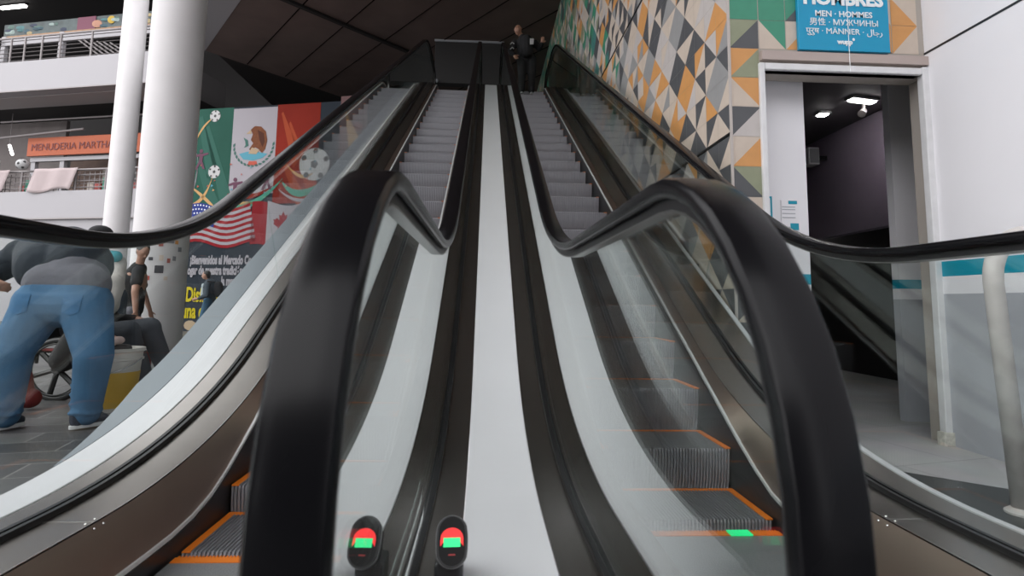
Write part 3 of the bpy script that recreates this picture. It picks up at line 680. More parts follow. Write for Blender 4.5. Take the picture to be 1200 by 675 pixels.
GR = mat('banner green', (.022, .085, .062, 1), .8, spec=.15, noise=.3, nscale=.8); RD = mat('banner red', (.21, .02, .011, 1), .8, spec=.15, noise=.35, nscale=.8); WH = mat('banner white', (.34, .32, .345, 1), .8, spec=.15, noise=.04, nscale=2)
GL = mat('banner light green ray', (.035, .11, .085, 1), .8, spec=.15)
u1, u2, zf = 1.22, 2.62, 3.62
quad('green_field', 0, zf-.3, u1, ZT, GR, .002); quad('white_field', u1, zf, u2, ZT-.05, WH, .002); quad('red_field', u2, zf-.3, 3.95, ZT, RD, .002)
for (a, b, c, d) in ((.05, 5.9, .5, 4.7), (.3, 5.6, 1.0, 3.9), (.1, 4.6, .7, 3.6)):
    mb = MB(); mb.poly([BP(a, b, .008), BP(a+.15, b+.05, .008), BP(c+.35, d-.4, .008), BP(c, d-.6, .008)], bn*.002); mb.build('light_ray', GL, ban)
    mb = MB(); mb.poly([BP(a+2.7, b, .008), BP(a+2.75, b+.05, .008), BP(c+2.95, d-.1, .008), BP(c+2.7, d-.4, .008)], bn*.002); mb.build('light_ray', mat('banner orange ray', (.33, .06, .025, 1), .8, spec=.15), ban)
# eagle emblem
EB = mat('emblem brown', (.16, .06, .03, 1), .8, spec=.15, noise=.3, nscale=10); EG = mat('emblem green', (.06, .14, .12, 1), .8, spec=.15); EC = mat('emblem tan', (.4, .3, .2, 1), .8, spec=.15); EBL = mat('emblem blue', (.1, .3, .38, 1), .8, spec=.15); ER = mat('emblem red', (.45, .1, .07, 1), .8, spec=.15)
def bpoly(name, pts, m, d=.01, par=None):
    mb = MB(); mb.poly([BP(uu, z, d) for uu, z in pts], bn*.002); return mb.build(name, m, par or ban)
ec = (1.93, 5.05)
bpoly('eagle_body', [(ec[0]+x, ec[1]+y) for x, y in ((-.12, .42), (.0, .52), (.2, .5), (.36, .35), (.42, .1), (.38, -.15), (.28, -.28), (.15, -.15), (.05, -.1), (-.05, -.22), (-.14, -.15), (-.02, .02), (-.1, .12), (-.05, .28))], EB)
bpoly('eagle_beak', [(ec[0]+x, ec[1]+y) for x, y in ((-.12, .42), (-.26, .3), (-.08, .3))], EC)
bpoly('eagle_wing', [(ec[0]+x, ec[1]+y) for x, y in ((.1, .4), (.3, .3), (.34, .05), (.28, -.1), (.18, .1))], mat('emblem dark feather', (.08, .03, .02, 1), .8, spec=.15), .014)
bpoly('eagle_legs', [(ec[0]+x, ec[1]+y) for x, y in ((-.05, -.1), (.2, -.18), (.1, -.3), (-.15, -.28))], EC, .014)
bpoly('snake', [(ec[0]+x, ec[1]+y) for x, y in ((-.34, .2), (-.2, .12), (-.16, -.05), (-.3, -.1), (-.26, -.02), (-.28, .08))], EG)
bpoly('nopal_base', [(ec[0]+x, ec[1]+y) for x, y in ((-.45, -.28), (-.2, -.22), (.2, -.25), (.45, -.3), (.3, -.42), (0, -.48), (-.3, -.44))], EBL)
bpoly('ribbon_knot', [(ec[0]+x, ec[1]+y) for x, y in ((-.12, -.5), (.12, -.5), (.16, -.62), (-.16, -.62))], ER)
for k in range(17):
    a = math.pi*(1.0+k/16); rr = .62
    x, y = ec[0]+rr*math.cos(a), ec[1]-.02+rr*.98*math.sin(a)
    bpoly('wreath_leaf', [(x+.07*math.cos(a+1.2), y+.07*math.sin(a+1.2)), (x+.045*math.cos(a-.4), y+.045*math.sin(a-.4)), (x-.07*math.cos(a+1.2), y-.07*math.sin(a+1.2)), (x-.03*math.cos(a-.4), y-.03*math.sin(a-.4))], EG)
def bdisc(name, c, rad, m, d, n=24, par=None, ry=None): return bpoly(name, [(c[0]+rad*math.cos(2*math.pi*i/n), c[1]+(ry or rad)*math.sin(2*math.pi*i/n)) for i in range(n)], m, d, par)
for c, rad in (((.62, 5.93), .17), ((.72, 4.28), .19), ((3.85, 4.40), .46)):
    o = bdisc('football', c, rad, SBW, .012)
    for k, (dx, dy) in enumerate(((0, 0), (.75, .3), (-.7, .4), (.45, -.7), (-.5, -.65), (.05, .82))):
        bdisc('patch', (c[0]+dx*rad, c[1]+dy*rad), rad*(.27 if k == 0 else .18), SBK, .016, 5 if k == 0 else 6)
TN = mat('banner gold swirl', (.5, .3, .13, 1), .8, spec=.15); TL = mat('banner teal swirl', (.08, .3, .22, 1), .8, spec=.15)
def swirl(pts, w0, m, d=.012):
    pts = [(x, y+.62) for x, y in pts]
    L1 = []; L2 = []
    for i, (x, y) in enumerate(pts):
        t = i/(len(pts)-1); ww = w0*math.sin(math.pi*(.1+.85*t)); L1.append((x, y+ww)); L2.append((x, y-ww))
    bpoly('swirl', L1+L2[::-1], m, d)
def bez(p0, p1, p2, n=14): return [((1-t)**2*p0[0]+2*t*(1-t)*p1[0]+t*t*p2[0], (1-t)**2*p0[1]+2*t*(1-t)*p1[1]+t*t*p2[1]) for t in [i/n for i in range(n+1)]]
DZB = .62
swirl(bez((.0, 4.45), (.15, 5.0), (.55, 5.25)), .05, TN); swirl(bez((-.0, 2.7), (.5, 2.75), (.7, 3.6)), .07, TN); swirl(bez((.05, 3.2), (.5, 2.9), (1.0, 2.45)), .06, TN)
swirl(bez((.05, 4.3), (.3, 3.9), (.05, 3.0)), .03, WH); swirl(bez((.9, 2.6), (2.0, 2.4), (2.9, 3.4)), .09, TL); swirl(bez((.9, 2.75), (1.6, 2.7), (2.4, 2.75)), .05, TN); swirl(bez((1.2, 3.0), (2.0, 2.75), (2.6, 3.2)), .06, RD)
swirl(bez((2.9, 3.3), (3.4, 2.6), (4.3, 3.4)), .10, TL); swirl(bez((2.8, 3.1), (3.6, 2.4), (4.4, 3.2)), .05, WH, .014); swirl(bez((3.0, 3.8), (3.5, 3.2), (3.9, 3.6)), .05, TN)
PU = mat('banner purple figure', (.13, .06, .09, 1), .8, spec=.15)
for cx_, cz_ in ((1.42, 3.78), (2.42, 4.0), (.25, 4.65)):
    bdisc('player_head', (cx_, cz_+.25), .06, PU, .016, 10)
    bpoly('player_figure', [(cx_+x, cz_+y) for x, y in ((-.22, .12), (-.05, .18), (.06, .18), (.24, .2), (.24, .15), (.07, .1), (.06, -.05), (.16, -.28), (.08, -.28), (0, -.1), (-.1, -.3), (-.17, -.28), (-.05, -.04), (-.05, .1), (-.2, .07))], PU, .016)
for k in range(40):
    a, b = rnd.uniform(.05, 4.4), rnd.uniform(3.5, 4.6) if k % 2 else rnd.uniform(3.35, 3.8)
    bpoly('confetti', [(a, b), (a+rnd.uniform(.03, .09), b+.03), (a+.02, b+rnd.uniform(.03, .08))], [TN, ER, WH, EBL][k % 4], .018)
# USA flag (waving)
def wave(u0, z0): return .10*math.sin((u0)*3.3+.6)
def wquad(name, u0, z0, u1, z1, m, d=.02):
    n = 10; top = [(u0+(u1-u0)*i/n, z1+wave(u0+(u1-u0)*i/n, 0)) for i in range(n+1)]; bot = [(u0+(u1-u0)*i/n, z0+wave(u0+(u1-u0)*i/n, 0)) for i in range(n+1)]
    bpoly(name, bot+top[::-1], m, d)
UR = mat('flag red', (.25, .014, .02, 1), .8, spec=.15); UB = mat('flag blue', (.03, .045, .2, 1), .8, spec=.15)
fz0, fz1 = 2.18, 3.28; h = (fz1-fz0)/13
for k in range(13): wquad('flag_stripe', .03+.0*k, fz1-h*(k+1), 1.95+.02*k, fz1-h*k, UR if k % 2 == 0 else WH)
wquad('flag_canton', .03, fz1-7*h, .84, fz1, UB, .024)
for i in range(8):
    for k in range(5):
        x = .09+.095*i+(.045 if k % 2 else 0); z = fz1-h*(.7+1.35*k)+wave(x, 0)
        if x < .8: bpoly('flag_star', [(x+.032*math.cos(math.pi/2+a*math.pi/5)*(1 if a % 2 == 0 else .42), z+.032*math.sin(math.pi/2+a*math.pi/5)*(1 if a % 2 == 0 else .42)) for a in range(10)], SW, .028)
# Canada flag
wquad('flag_red_bar', 2.02, 2.1, 2.5, 3.3, UR); wquad('flag_white_field', 2.5, 2.1, 3.75, 3.35, WH); wquad('flag_red_bar', 3.75, 2.1, 4.3, 3.35, UR)
leaf = [(0, .5), (.1, .3), (.2, .36), (.16, .1), (.32, .22), (.36, .14), (.48, .16), (.42, .02), (.48, -.04), (.22, -.22), (.25, -.32), (.02, -.28), (.02, -.5)]
leaf = leaf+[(-x, y) for x, y in leaf[::-1]]
bpoly('maple_leaf', [(3.0+x*.62, 2.78+y*.62) for x, y in leaf[:-1]], UR, .026)
YL = mat('banner yellow lettering', (.5, .4, .015, 1), .8, spec=.15)
def btext(s_, size, uu, z, m, xs, bold): text('lettering', s_, size, BP(uu, z, .02), bu, (0, 0, 1), m, ban, xs=xs, bold=bold, align='LEFT')
btext('¡Bienvenidos al Mercado Corona!', .34, .16, 1.74, WH, .50, .016); btext('hogar de nuestra tradición y punto de', .34, .02, 1.45, WH, .50, .016); btext('la mayor fiesta', .34, 1.2, 1.15, WH, .50, .016)
btext('¡Disfruten su', .56, .02, .76, YL, .58, .018); btext('una experiencia', .56, .02, .30, YL, .56, .018)
for k in range(9): bdisc('food_print', (.3+.42*k, FZ+.16), .2, [EC, TN, EB, GL, ER][k % 5], .01, 10, ry=.14)
# (lettering sits above the floor line of the banner)
# a second narrow banner at the right edge of the big one
o = empty('side_banner', BP(4.62, 2.5), 'narrow red and orange banner strip right of the big flag banner', 'banner')
mb = MB(); mb.poly([BP(4.55, 2.6, 0), BP(5.35, 2.6, 0), BP(5.35, 6.3, 0), BP(4.55, 6.3, 0)], -bn*.04); mb.build('sheet', mat('dark red banner', (.09, .015, .015, 1), .5, noise=.5, nscale=3), o)
bdisc('printed_ball', (5.0, 4.55), .2, EC, .008, 16, o); bdisc('printed_ball', (5.1, 5.4), .13, RD, .008, 16, o); bpoly('printed_swirl', [(4.7, 5.9), (5.2, 5.0), (5.25, 3.2), (4.9, 4.4), (4.8, 5.2)], TN, .01, o)

# ---------------------------------------------------------------- signal lamp by the left handrail
RED = mat('lit red signal', (.5, .01, .01, 1), .4, emit=(1, .02, .02, 1), estr=.9); GRN = mat('lit green signal', (.01, .5, .15, 1), .4, emit=(.03, .9, .3, 1), estr=.75)
dev = empty('direction_signal', (-.165, 1.47, 0), 'small black oval signal lamp lit red and green, beside the left handrail', 'signal lamp')
nrm = Vector((.05, -.84, .54)).normalized(); dux = Vector((1, .06, 0)).normalized(); duy = nrm.cross(dux).normalized(); dc = Vector((-.142, 1.44, .115))
def ovalpts(a, b, c, n=32, k=1): 
    out = []
    for i in range(n):
        t = 2*math.pi*i/n; x = a*math.cos(t); y = b*.45*math.sin(t)*1.2+(b-a)*.55*(1 if math.sin(t) > 0 else -1)*min(1, abs(math.sin(t))*3)
        out.append(c+dux*x+duy*y)
    return out
mb = MB(); mb.rings([ovalpts(.030, .064, dc-nrm*.075), ovalpts(.034, .068, dc-nrm*.03), ovalpts(.037, .071, dc-nrm*.004), ovalpts(.035, .069, dc)]); mb.build('housing', mat('dark gloss housing', (.012, .012, .013, 1), .25, spec=.3), dev, smooth='auto')
mb = MB(); mb.rings([ovalpts(.0385, .0725, dc-nrm*.014), ovalpts(.0385, .0725, dc-nrm*.004)]); mb.build('bezel', mat('dark metal bezel', (.10, .10, .10, 1), .3, .8), dev, smooth='auto')
mb = MB(); mb.poly(ovalpts(.032, .065, dc+nrm*.0005), nrm*.0012); mb.build('face', mat('gloss black face', (.003, .003, .003, 1), .2, spec=.12), dev)
pr = [dc+nrm*.0022+dux*(.027*math.cos(math.pi*i/16))+duy*(.004+.024*math.sin(math.pi*i/16)) for i in range(17)]
mb = MB(); mb.poly(pr+[dc+nrm*.0022-dux*.027-duy*.012, dc+nrm*.0022-dux*.021-duy*.004, dc+nrm*.0022+dux*.021-duy*.004, dc+nrm*.0022+dux*.027-duy*.012], nrm*.001); mb.build('red_light', RED, dev)
mb = MB(); q = dc+nrm*.0036; mb.poly([q-dux*.020-duy*.014, q+dux*.020-duy*.014, q+dux*.020+duy*.006, q-dux*.020+duy*.006], nrm*.001); mb.build('green_light', GRN, dev)
mb = MB(); q = dc+nrm*.0022-duy*.03; mb.poly([q-dux*.008-duy*.0015, q+dux*.008-duy*.0015, q+dux*.008+duy*.0015, q-dux*.008+duy*.0015], nrm*.001); mb.build('red_dash', mat('dim red mark', (.4, .02, .02, 1), .4), dev)
MB().box((-.185, 1.47, 0), (-.115, 1.56, .05)).build('foot', mat('dark gloss foot', (.02, .02, .022, 1), .2), dev, bevel=.008)
o = MB().box((.93, 2.36, FZ+.0065), (1.02, 2.41, FZ+.012)).build('comb_light', GRN, None); tag(o, 'small green lit bar at the comb of the right escalator', 'light')
# ---------------------------------------------------------------- people
SKIN = mat('brown skin', (.36, .19, .13, 1), .5, noise=.08, nscale=12)
HAIR = mat('dark hair', (.015, .012, .01, 1), .5, bump=.5, bscale=90)
def cloth(name, c, n=.15, b=.5, s=14): return mat(name, c, .85, noise=n, nscale=s*.5, bump=b, bscale=s)
def remesh(o, vox, sm=3):
    r_ = o.modifiers.new('remesh', 'REMESH'); r_.mode = 'VOXEL'; r_.voxel_size = vox; r_.use_smooth_shade = True
    s_ = o.modifiers.new('smooth', 'SMOOTH'); s_.factor = .5; s_.iterations = sm
    return o
def hand(mb, wrist, fdir, side, curl=.5, sc=1.0):
    """palm, four unequal bent fingers and a thumb"""
    w_ = Vector(wrist); f = Vector(fdir).normalized(); s_ = Vector(side).normalized(); s_ = (s_-f*s_.dot(f)).normalized(); nn = f.cross(s_)
    pc = w_+f*.05*sc; mb.cap(w_, w_+f*.085*sc, .026*sc, .034*sc); mb.cap(w_+s_*.02*sc+f*.03*sc, w_+s_*.026*sc+f*.08*sc, .016*sc, .015*sc); mb.cap(w_-s_*.02*sc+f*.03*sc, w_-s_*.026*sc+f*.08*sc, .016*sc, .014*sc)
    for k, l in enumerate((.068, .078, .072, .056)):
        b = w_+f*.088*sc+s_*(.033-.022*k)*sc; m1 = b+(f*math.cos(curl*.6)+nn*math.sin(curl*.6))*l*.55*sc; m2 = m1+(f*math.cos(curl*1.6)+nn*math.sin(curl*1.6))*l*.5*sc
        mb.cap(b, m1, .0105*sc, .0098*sc, 8); mb.cap(m1, m2, .0098*sc, .0085*sc, 8)
    t0 = w_+f*.03*sc+s_*.028*sc; t1 = t0+(f*.6+s_*.7+nn*.3).normalized()*.045*sc; t2 = t1+(f*.85+s_*.3+nn*.4).normalized()*.032*sc
    mb.cap(t0, t1, .013*sc, .0115*sc, 8); mb.cap(t1, t2, .0115*sc, .0095*sc, 8)
def head(mb, c, face, up=(0, 0, 1), sc=1.0, neck=None):
    c = Vector(c); f = Vector(face).normalized(); u_ = Vector(up); u_ = (u_-f*u_.dot(f)).normalized(); s_ = f.cross(u_)
    rot = Matrix((s_, f, u_)).transposed()
    mb.ell(c, (.075*sc, .095*sc, .112*sc), 16, rot); mb.ell(c+f*.03*sc-u_*.055*sc, (.056*sc, .062*sc, .06*sc), 12, rot)
    mb.cap(c+f*.094*sc-u_*.0*sc, c+f*.108*sc-u_*.03*sc, .01*sc, .015*sc, 8)        # nose
    mb.cap(c+f*.088*sc-u_*.058*sc-s_*.02*sc, c+f*.088*sc-u_*.058*sc+s_*.02*sc, .009*sc, .009*sc, 8)  # lips
    mb.cap(c+f*.084*sc+u_*.02*sc-s_*.035*sc, c+f*.084*sc+u_*.02*sc+s_*.035*sc, .01*sc, .01*sc, 8)   # brow
    for q in (-1, 1): mb.ell(c+s_*.077*sc*q-f*.005*sc, (.010*sc, .022*sc, .032*sc), 8, rot)
    return rot
def hair(c, face, m, parent, sc=1.0, name='hair', up=(0, 0, 1), back=.02, vox=.012):
    c = Vector(c); f = Vector(face).normalized(); u_ = Vector(up); u_ = (u_-f*u_.dot(f)).normalized(); s_ = f.cross(u_); rot = Matrix((s_, f, u_)).transposed()
    mb = MB(); mb.ell(c-f*.022*sc+u_*.03*sc, (.085*sc, .093*sc, .098*sc), 14, rot); mb.ell(c-f*.05*sc-u_*.03*sc, (.068*sc, .052*sc, .07*sc), 12, rot)
    return remesh(mb.build(name, m, parent), vox, 2)
def shoe(ank, toe, m, sole, parent, l=.27):
    a = Vector(ank); t = Vector(toe); d = (t-a); d.z = 0; d.normalize(); s_ = Vector((-d.y, d.x, 0)); z = a.z
    mb = MB(); b = a-d*.06; mb.cap(Vector((b.x, b.y, z-.045)), Vector((b.x, b.y, z+.01)), .045, .048)
    mb.cap(b+Vector((0, 0, -.05)), b+d*(l-.09)+Vector((0, 0, -.06)), .042, .036); mb.cap(b+d*.06+Vector((0, 0, -.01)), b+d*.15+Vector((0, 0, -.045)), .044, .038)
    o = remesh(mb.build('shoe', m, parent), .009, 3)
    out = []
    for k in range(20):
        t_ = 2*math.pi*k/20; x = math.cos(t_)*l*.5; y = math.sin(t_)*(.048 if x > 0 else .041); out.append(b+d*(l*.5-.05+x)+s_*y+Vector((0, 0, -.098-.0)))
    mb = MB(); mb.rings([[p for p in out], [p+Vector((0, 0, .026)) for p in out]]); mb.build('sole', sole, o if False else parent, bevel=.004)
SOLEW = mat('white shoe sole', (.6, .6, .6, 1), .5); SHOEN = cloth('dark navy shoe fabric', (.02, .025, .04, 1)); SOLEB = mat('black shoe sole', (.03, .03, .03, 1), .6)
JEAN = cloth('faded blue denim', (.045, .125, .23, 1), .45, .7, 7); JEAND = cloth('dark denim', (.03, .05, .075, 1), .3, .6, 10); GREYH = cloth('grey hoodie fabric', (.11, .11, .13, 1)); NAVY = cloth('dark navy jacket', (.011, .018, .028, 1)); BLK = cloth('black cotton', (.012, .012, .014, 1))
g = FZ
# --- man bending over, seen from behind
P = empty('person', (-3.0, 4.25, g), 'person in blue jeans and grey hoodie bending over, seen from behind', 'person')
hipL, hipR = (-3.19, 4.25, .62), (-2.93, 4.25, .62)
kL, kR = (-3.30, 4.17, .28), (-2.77, 4.18, .28); aL, aR = (-3.34, 4.2, -.13), (-2.84, 4.28, -.13)
chest = (-3.48, 4.78, .99); shL, shR = (-3.80, 4.82, 1.0), (-3.36, 5.0, 1.0); nk = (-3.58, 5.02, 1.02); hd = (-3.64, 5.2, .96)
eL, eR = (-4.0, 4.75, .84), (-3.42, 5.12, .74); wL, wR = (-3.86, 4.62, .80), (-3.46, 5.2, .52)
mb = MB()
for a, b, ra, rb in ((hipL, kL, .09, .06), (kL, aL, .06, .04), (hipR, kR, .09, .06), (kR, aR, .06, .04), ((-3.06, 4.27, .66), chest, .15, .16), (chest, nk, .13, .07), (nk, hd, .06, .06), (shL, eL, .06, .045), (eL, wL, .045, .03), (shR, eR, .06, .045), (eR, wR, .045, .03), (shL, shR, .07, .07)): mb.cap(a, b, ra, rb)
mb.cap(aL, Vector(aL)+Vector((0, .1, -.05)), .04, .035); mb.cap(aR, Vector(aR)+Vector((0, .1, -.05)), .04, .035)
head(mb, hd, (-.3, .6, -.75), (0, .7, .5)); hand(mb, wL, (.9, -.2, -.5), (0, 0, -1), .7); hand(mb, wR, (.1, .2, -1), (-1, 0, 0), .7)
remesh(mb.build('body', SKIN, P), .01)
mb = MB()
for a, b, ra, rb in (((-3.22, 4.26, .60), (-3.30, 4.17, .30), .165, .125), ((-3.30, 4.17, .30), (-3.34, 4.2, -.13), .125, .10), ((-2.90, 4.26, .60), (-2.77, 4.19, .28), .165, .12), ((-2.77, 4.19, .28), (-2.84, 4.27, -.13), .12, .09), ((-3.23, 4.27, .62), (-2.90, 4.27, .62), .165, .165), ((-3.20, 4.28, .70), (-2.93, 4.28, .70), .15, .15)): mb.cap(a, b, ra, rb, 16)
for k in range(4): mb.tube([(-2.84+.098*math.cos(t), 4.265+.098*math.sin(t), -.12+.06*k+.008*math.sin(3*t+k)) for t in [2*math.pi*i/14 for i in range(14)]], .009, 6, closed=True)
for k in range(4): mb.tube([(-3.34+.108*math.cos(t), 4.195+.108*math.sin(t), -.12+.06*k+.008*math.sin(3*t+k)) for t in [2*math.pi*i/14 for i in range(14)]], .009, 6, closed=True)
jo = remesh(mb.build('jeans', JEAN, P), .012, 3)
for x0 in (-3.24, -2.90):
    mb = MB(); n_ = 8; vs_ = [(x0-.06+.12*i_/n_, 4.0, .69-.12*k_/n_-(.02*(1-abs(i_/n_*2-1)) if k_ == n_ else 0)) for k_ in range(n_+1) for i_ in range(n_+1)]
    mb.add(vs_, [(k_*(n_+1)+i_, k_*(n_+1)+i_+1, (k_+1)*(n_+1)+i_+1, (k_+1)*(n_+1)+i_) for k_ in range(n_) for i_ in range(n_)])
    o = mb.build('back_pocket', cloth('denim pocket', (.035, .12, .24, 1), .3), jo); sw = o.modifiers.new('w', 'SHRINKWRAP'); sw.target = jo; sw.wrap_method = 'PROJECT'; sw.use_project_y = True; sw.use_project_x = False; sw.use_project_z = False; sw.offset = .003
    so = o.modifiers.new('s', 'SOLIDIFY'); so.thickness = .003; so.offset = 0
mb = MB(); 
for a, b, ra, rb in (((-3.20, 4.30, .76), (-2.94, 4.30, .76), .16, .16), ((-3.08, 4.40, .80), (-3.18, 4.5, .84), .215, .20)): mb.cap(a, b, ra, rb, 16)
remesh(mb.build('hoodie_hem', GREYH, P), .014, 3)
mb = MB()
for a, b, ra, rb in (((-3.12, 4.47, .91), (-3.46, 4.85, 1.02), .225, .235), ((-3.34, 4.45, .89), (-3.62, 4.8, 1.0), .20, .2), (shL, shR, .14, .13), (shL, eL, .125, .10), (eL, (-3.9, 4.66, .81), .085, .06), (shR, eR, .09, .065), (eR, (-3.46, 5.18, .56), .065, .05), (chest, nk, .18, .10)): mb.cap(a, b, ra, rb, 16)
remesh(mb.build('jacket', NAVY, P), .014, 3)
hair(hd, (-.3, .6, -.75), HAIR, P, up=(0, .7, .5))
shoe(aL, Vector(aL)+Vector((-.35, -1, 0))*-.0+Vector((.05, .3, 0)), SHOEN, SOLEW, P); shoe(aR, Vector(aR)+Vector((.15, .3, 0)), SHOEN, SOLEW, P)
# --- man in cap, stooping behind
P = empty('person', (-3.9, 6.1, g), 'person in a black cap stooping over the wheelchair, white sleeve showing', 'person')
hd = (-3.97, 6.0, 1.27); mb = MB()
for a, b, ra, rb in (((-4.23, 6.45, .66), (-4.27, 6.4, .25), .09, .06), ((-4.27, 6.4, .25), (-4.27, 6.5, -.13), .06, .04), ((-4.05, 6.45, .66), (-4.01, 6.4, .25), .09, .06), ((-4.01, 6.4, .25), (-4.01, 6.5, -.13), .06, .04), ((-4.14, 6.42, .72), (-4.06, 6.2, 1.02), .15, .16), ((-4.06, 6.2, 1.02), (-4.0, 6.08, 1.14), .12, .07), ((-4.0, 6.1, 1.12), hd, .055, .055), ((-4.22, 6.2, 1.05), (-4.25, 6.0, .8), .055, .045), ((-4.25, 6.0, .8), (-4.0, 5.75, .66), .045, .03), ((-3.86, 6.12, 1.05), (-3.74, 5.92, .78), .055, .045), ((-3.74, 5.92, .78), (-3.72, 5.7, .60), .045, .03)): mb.cap(a, b, ra, rb)
head(mb, hd, (.85, -.25, -.35)); hand(mb, (-4.0, 5.75, .66), (.2, -.8, -.5), (1, 0, 0)); hand(mb, (-3.72, 5.7, .60), (0, -.6, -.8), (-1, 0, 0))
remesh(mb.build('body', SKIN, P), .011)
mb = MB(); rot = None
mb.ell((-3.98, 6.0, 1.32), (.11, .12, .085), 16); remesh(mb.build('cap', BLK, P), .01, 2)
mb = MB(); mb.poly([(-3.90+.13*math.cos(t)*1.0, 5.98+.075*math.sin(t), 1.305-.04*math.cos(t)) for t in [-math.pi/2+math.pi*k/10 for k in range(11)]], (0, 0, .01)); mb.build('cap_brim', BLK, P)
WSH = cloth('off white shirt fabric', (.5, .47, .44, 1)); TLC = cloth('teal collar fabric', (.04, .3, .35, 1))
mb = MB()
for a, b, ra, rb in (((-4.14, 6.42, .75), (-4.07, 6.2, 1.0), .175, .19), ((-3.86, 6.12, 1.03), (-3.74, 5.92, .78), .085, .08), ((-3.74, 5.92, .78), (-3.73, 5.78, .60), .085, .10), ((-4.22, 6.2, 1.03), (-4.25, 6.0, .8), .08, .07), ((-3.75, 5.9, .82), (-3.76, 5.85, .60), .09, .11)): mb.cap(a, b, ra, rb, 14)
remesh(mb.build('shirt', WSH, P), .014)
mb = MB(); mb.cap((-4.02, 6.1, 1.09), (-3.82, 6.02, 1.09), .07, .06); remesh(mb.build('collar', TLC, P), .012)
mb = MB()
for a, b, ra, rb in (((-4.23, 6.45, .68), (-4.27, 6.4, .25), .115, .09), ((-4.27, 6.4, .25), (-4.27, 6.5, -.13), .09, .075), ((-4.05, 6.45, .68), (-4.01, 6.4, .25), .115, .09), ((-4.01, 6.4, .25), (-4.01, 6.5, -.13), .09, .075)): mb.cap(a, b, ra, rb)
remesh(mb.build('trousers', JEAND, P), .014); shoe((-4.27, 6.5, -.13), (-4.15, 6.2, -.13), SHOEN, SOLEB, P); shoe((-4.01, 6.5, -.13), (-3.95, 6.2, -.13), SHOEN, SOLEB, P)
# --- man in black T-shirt beside the column
P = empty('person', (-5.1, 8.4, g), 'person in a black T-shirt and grey shorts leaning beside the thick column', 'person')
hd = (-4.93, 8.4, 1.33); mb = MB()
sh1, sh2 = (-4.90, 8.28, 1.04), (-5.16, 8.62, 1.06)
for a, b, ra, rb in (((-5.02, 8.38, .45), (-5.0, 8.36, .1), .085, .06), ((-5.0, 8.36, .1), (-5.02, 8.42, -.14), .06, .04), ((-5.1, 8.58, .45), (-5.12, 8.56, .1), .085, .06), ((-5.12, 8.56, .1), (-5.14, 8.6, -.14), .06, .04), ((-5.07, 8.46, .5), (-5.05, 8.46, .95), .15, .16), ((-5.05, 8.46, .95), (-4.98, 8.42, 1.14), .12, .06), ((-4.98, 8.42, 1.12), hd, .055, .055), (sh1, (-4.83, 8.12, .76), .058, .048), ((-4.83, 8.12, .76), (-4.79, 8.1, .50), .048, .034), (sh2, (-5.1, 8.8, .74), .055, .045), ((-5.1, 8.8, .74), (-4.95, 8.72, .5), .045, .03)): mb.cap(a, b, ra, rb)
head(mb, hd, (.6, -.4, -.45)); hand(mb, (-4.79, 8.1, .50), (.1, 0, -1), (0, -1, 0), .5); hand(mb, (-4.95, 8.72, .5), (.3, 0, -1), (0, 1, 0), .5)
remesh(mb.build('body', SKIN, P), .011)
mb = MB()
for a, b, ra, rb in (((-5.06, 8.46, .52), (-5.08, 8.46, .9), .155, .18), ((-5.08, 8.46, .9), (-5.0, 8.44, 1.08), .17, .11), (sh1, (-4.86, 8.18, .88), .082, .075), (sh2, (-5.1, 8.74, .86), .085, .075)): mb.cap(a, b, ra, rb, 16)
remesh(mb.build('t_shirt', BLK, P), .014)
mb = MB()
for a, b, ra, rb in (((-5.02, 8.38, .46), (-5.0, 8.36, .05), .115, .105), ((-5.1, 8.56, .46), (-5.12, 8.56, .05), .115, .105)): mb.cap(a, b, ra, rb, 14)
remesh(mb.build('shorts', cloth('grey shorts fabric', (.12, .12, .14, 1)), P), .014)
hair(hd, (.6, -.4, -.45), HAIR, P); shoe((-5.02, 8.42, -.14), (-4.9, 8.2, 0), SHOEN, SOLEB, P); shoe((-5.14, 8.6, -.14), (-5.0, 8.4, 0), SHOEN, SOLEB, P)
# --- seated man in the wheelchair
P = empty('person', (-3.6, 5.75, g), 'person in dark trousers sitting in the wheelchair, knees toward the escalator', 'person')
hd = (-3.98, 5.62, .98); mb = MB()
thA = [((-3.85, 5.62, .28), (-3.42, 5.66, .36), .09, .065), ((-3.42, 5.66, .36), (-3.26, 5.72, -.12), .06, .04), ((-3.86, 5.86, .28), (-3.36, 5.9, .38), .09, .065), ((-3.36, 5.9, .38), (-3.14, 5.92, -.12), .06, .04)]
for a, b, ra, rb in thA+[((-3.9, 5.75, .3), (-3.97, 5.72, .62), .14, .15), ((-3.97, 5.72, .62), (-3.98, 5.66, .82), .12, .06), ((-3.98, 5.66, .82), hd, .05, .05), ((-3.9, 5.55, .7), (-3.75, 5.45, .45), .05, .042), ((-3.75, 5.45, .45), (-3.48, 5.42, .34), .042, .03), ((-3.95, 5.9, .7), (-3.75, 5.98, .45), .05, .042), ((-3.75, 5.98, .45), (-3.5, 5.95, .46), .042, .03)]: mb.cap(a, b, ra, rb)
head(mb, hd, (.9, -.2, -.3)); hand(mb, (-3.48, 5.42, .34), (.9, -.1, -.4), (0, -1, 0), .8); hand(mb, (-3.5, 5.95, .46), (.9, 0, -.3), (0, 1, 0), .8)
remesh(mb.build('body', SKIN, P), .011)
mb = MB()
for a, b, ra, rb in thA: mb.cap(a, b, ra+.035, rb+.04, 16)
remesh(mb.build('trousers', cloth('charcoal trousers', (.035, .04, .05, 1), .25), P), .014)
mb = MB()
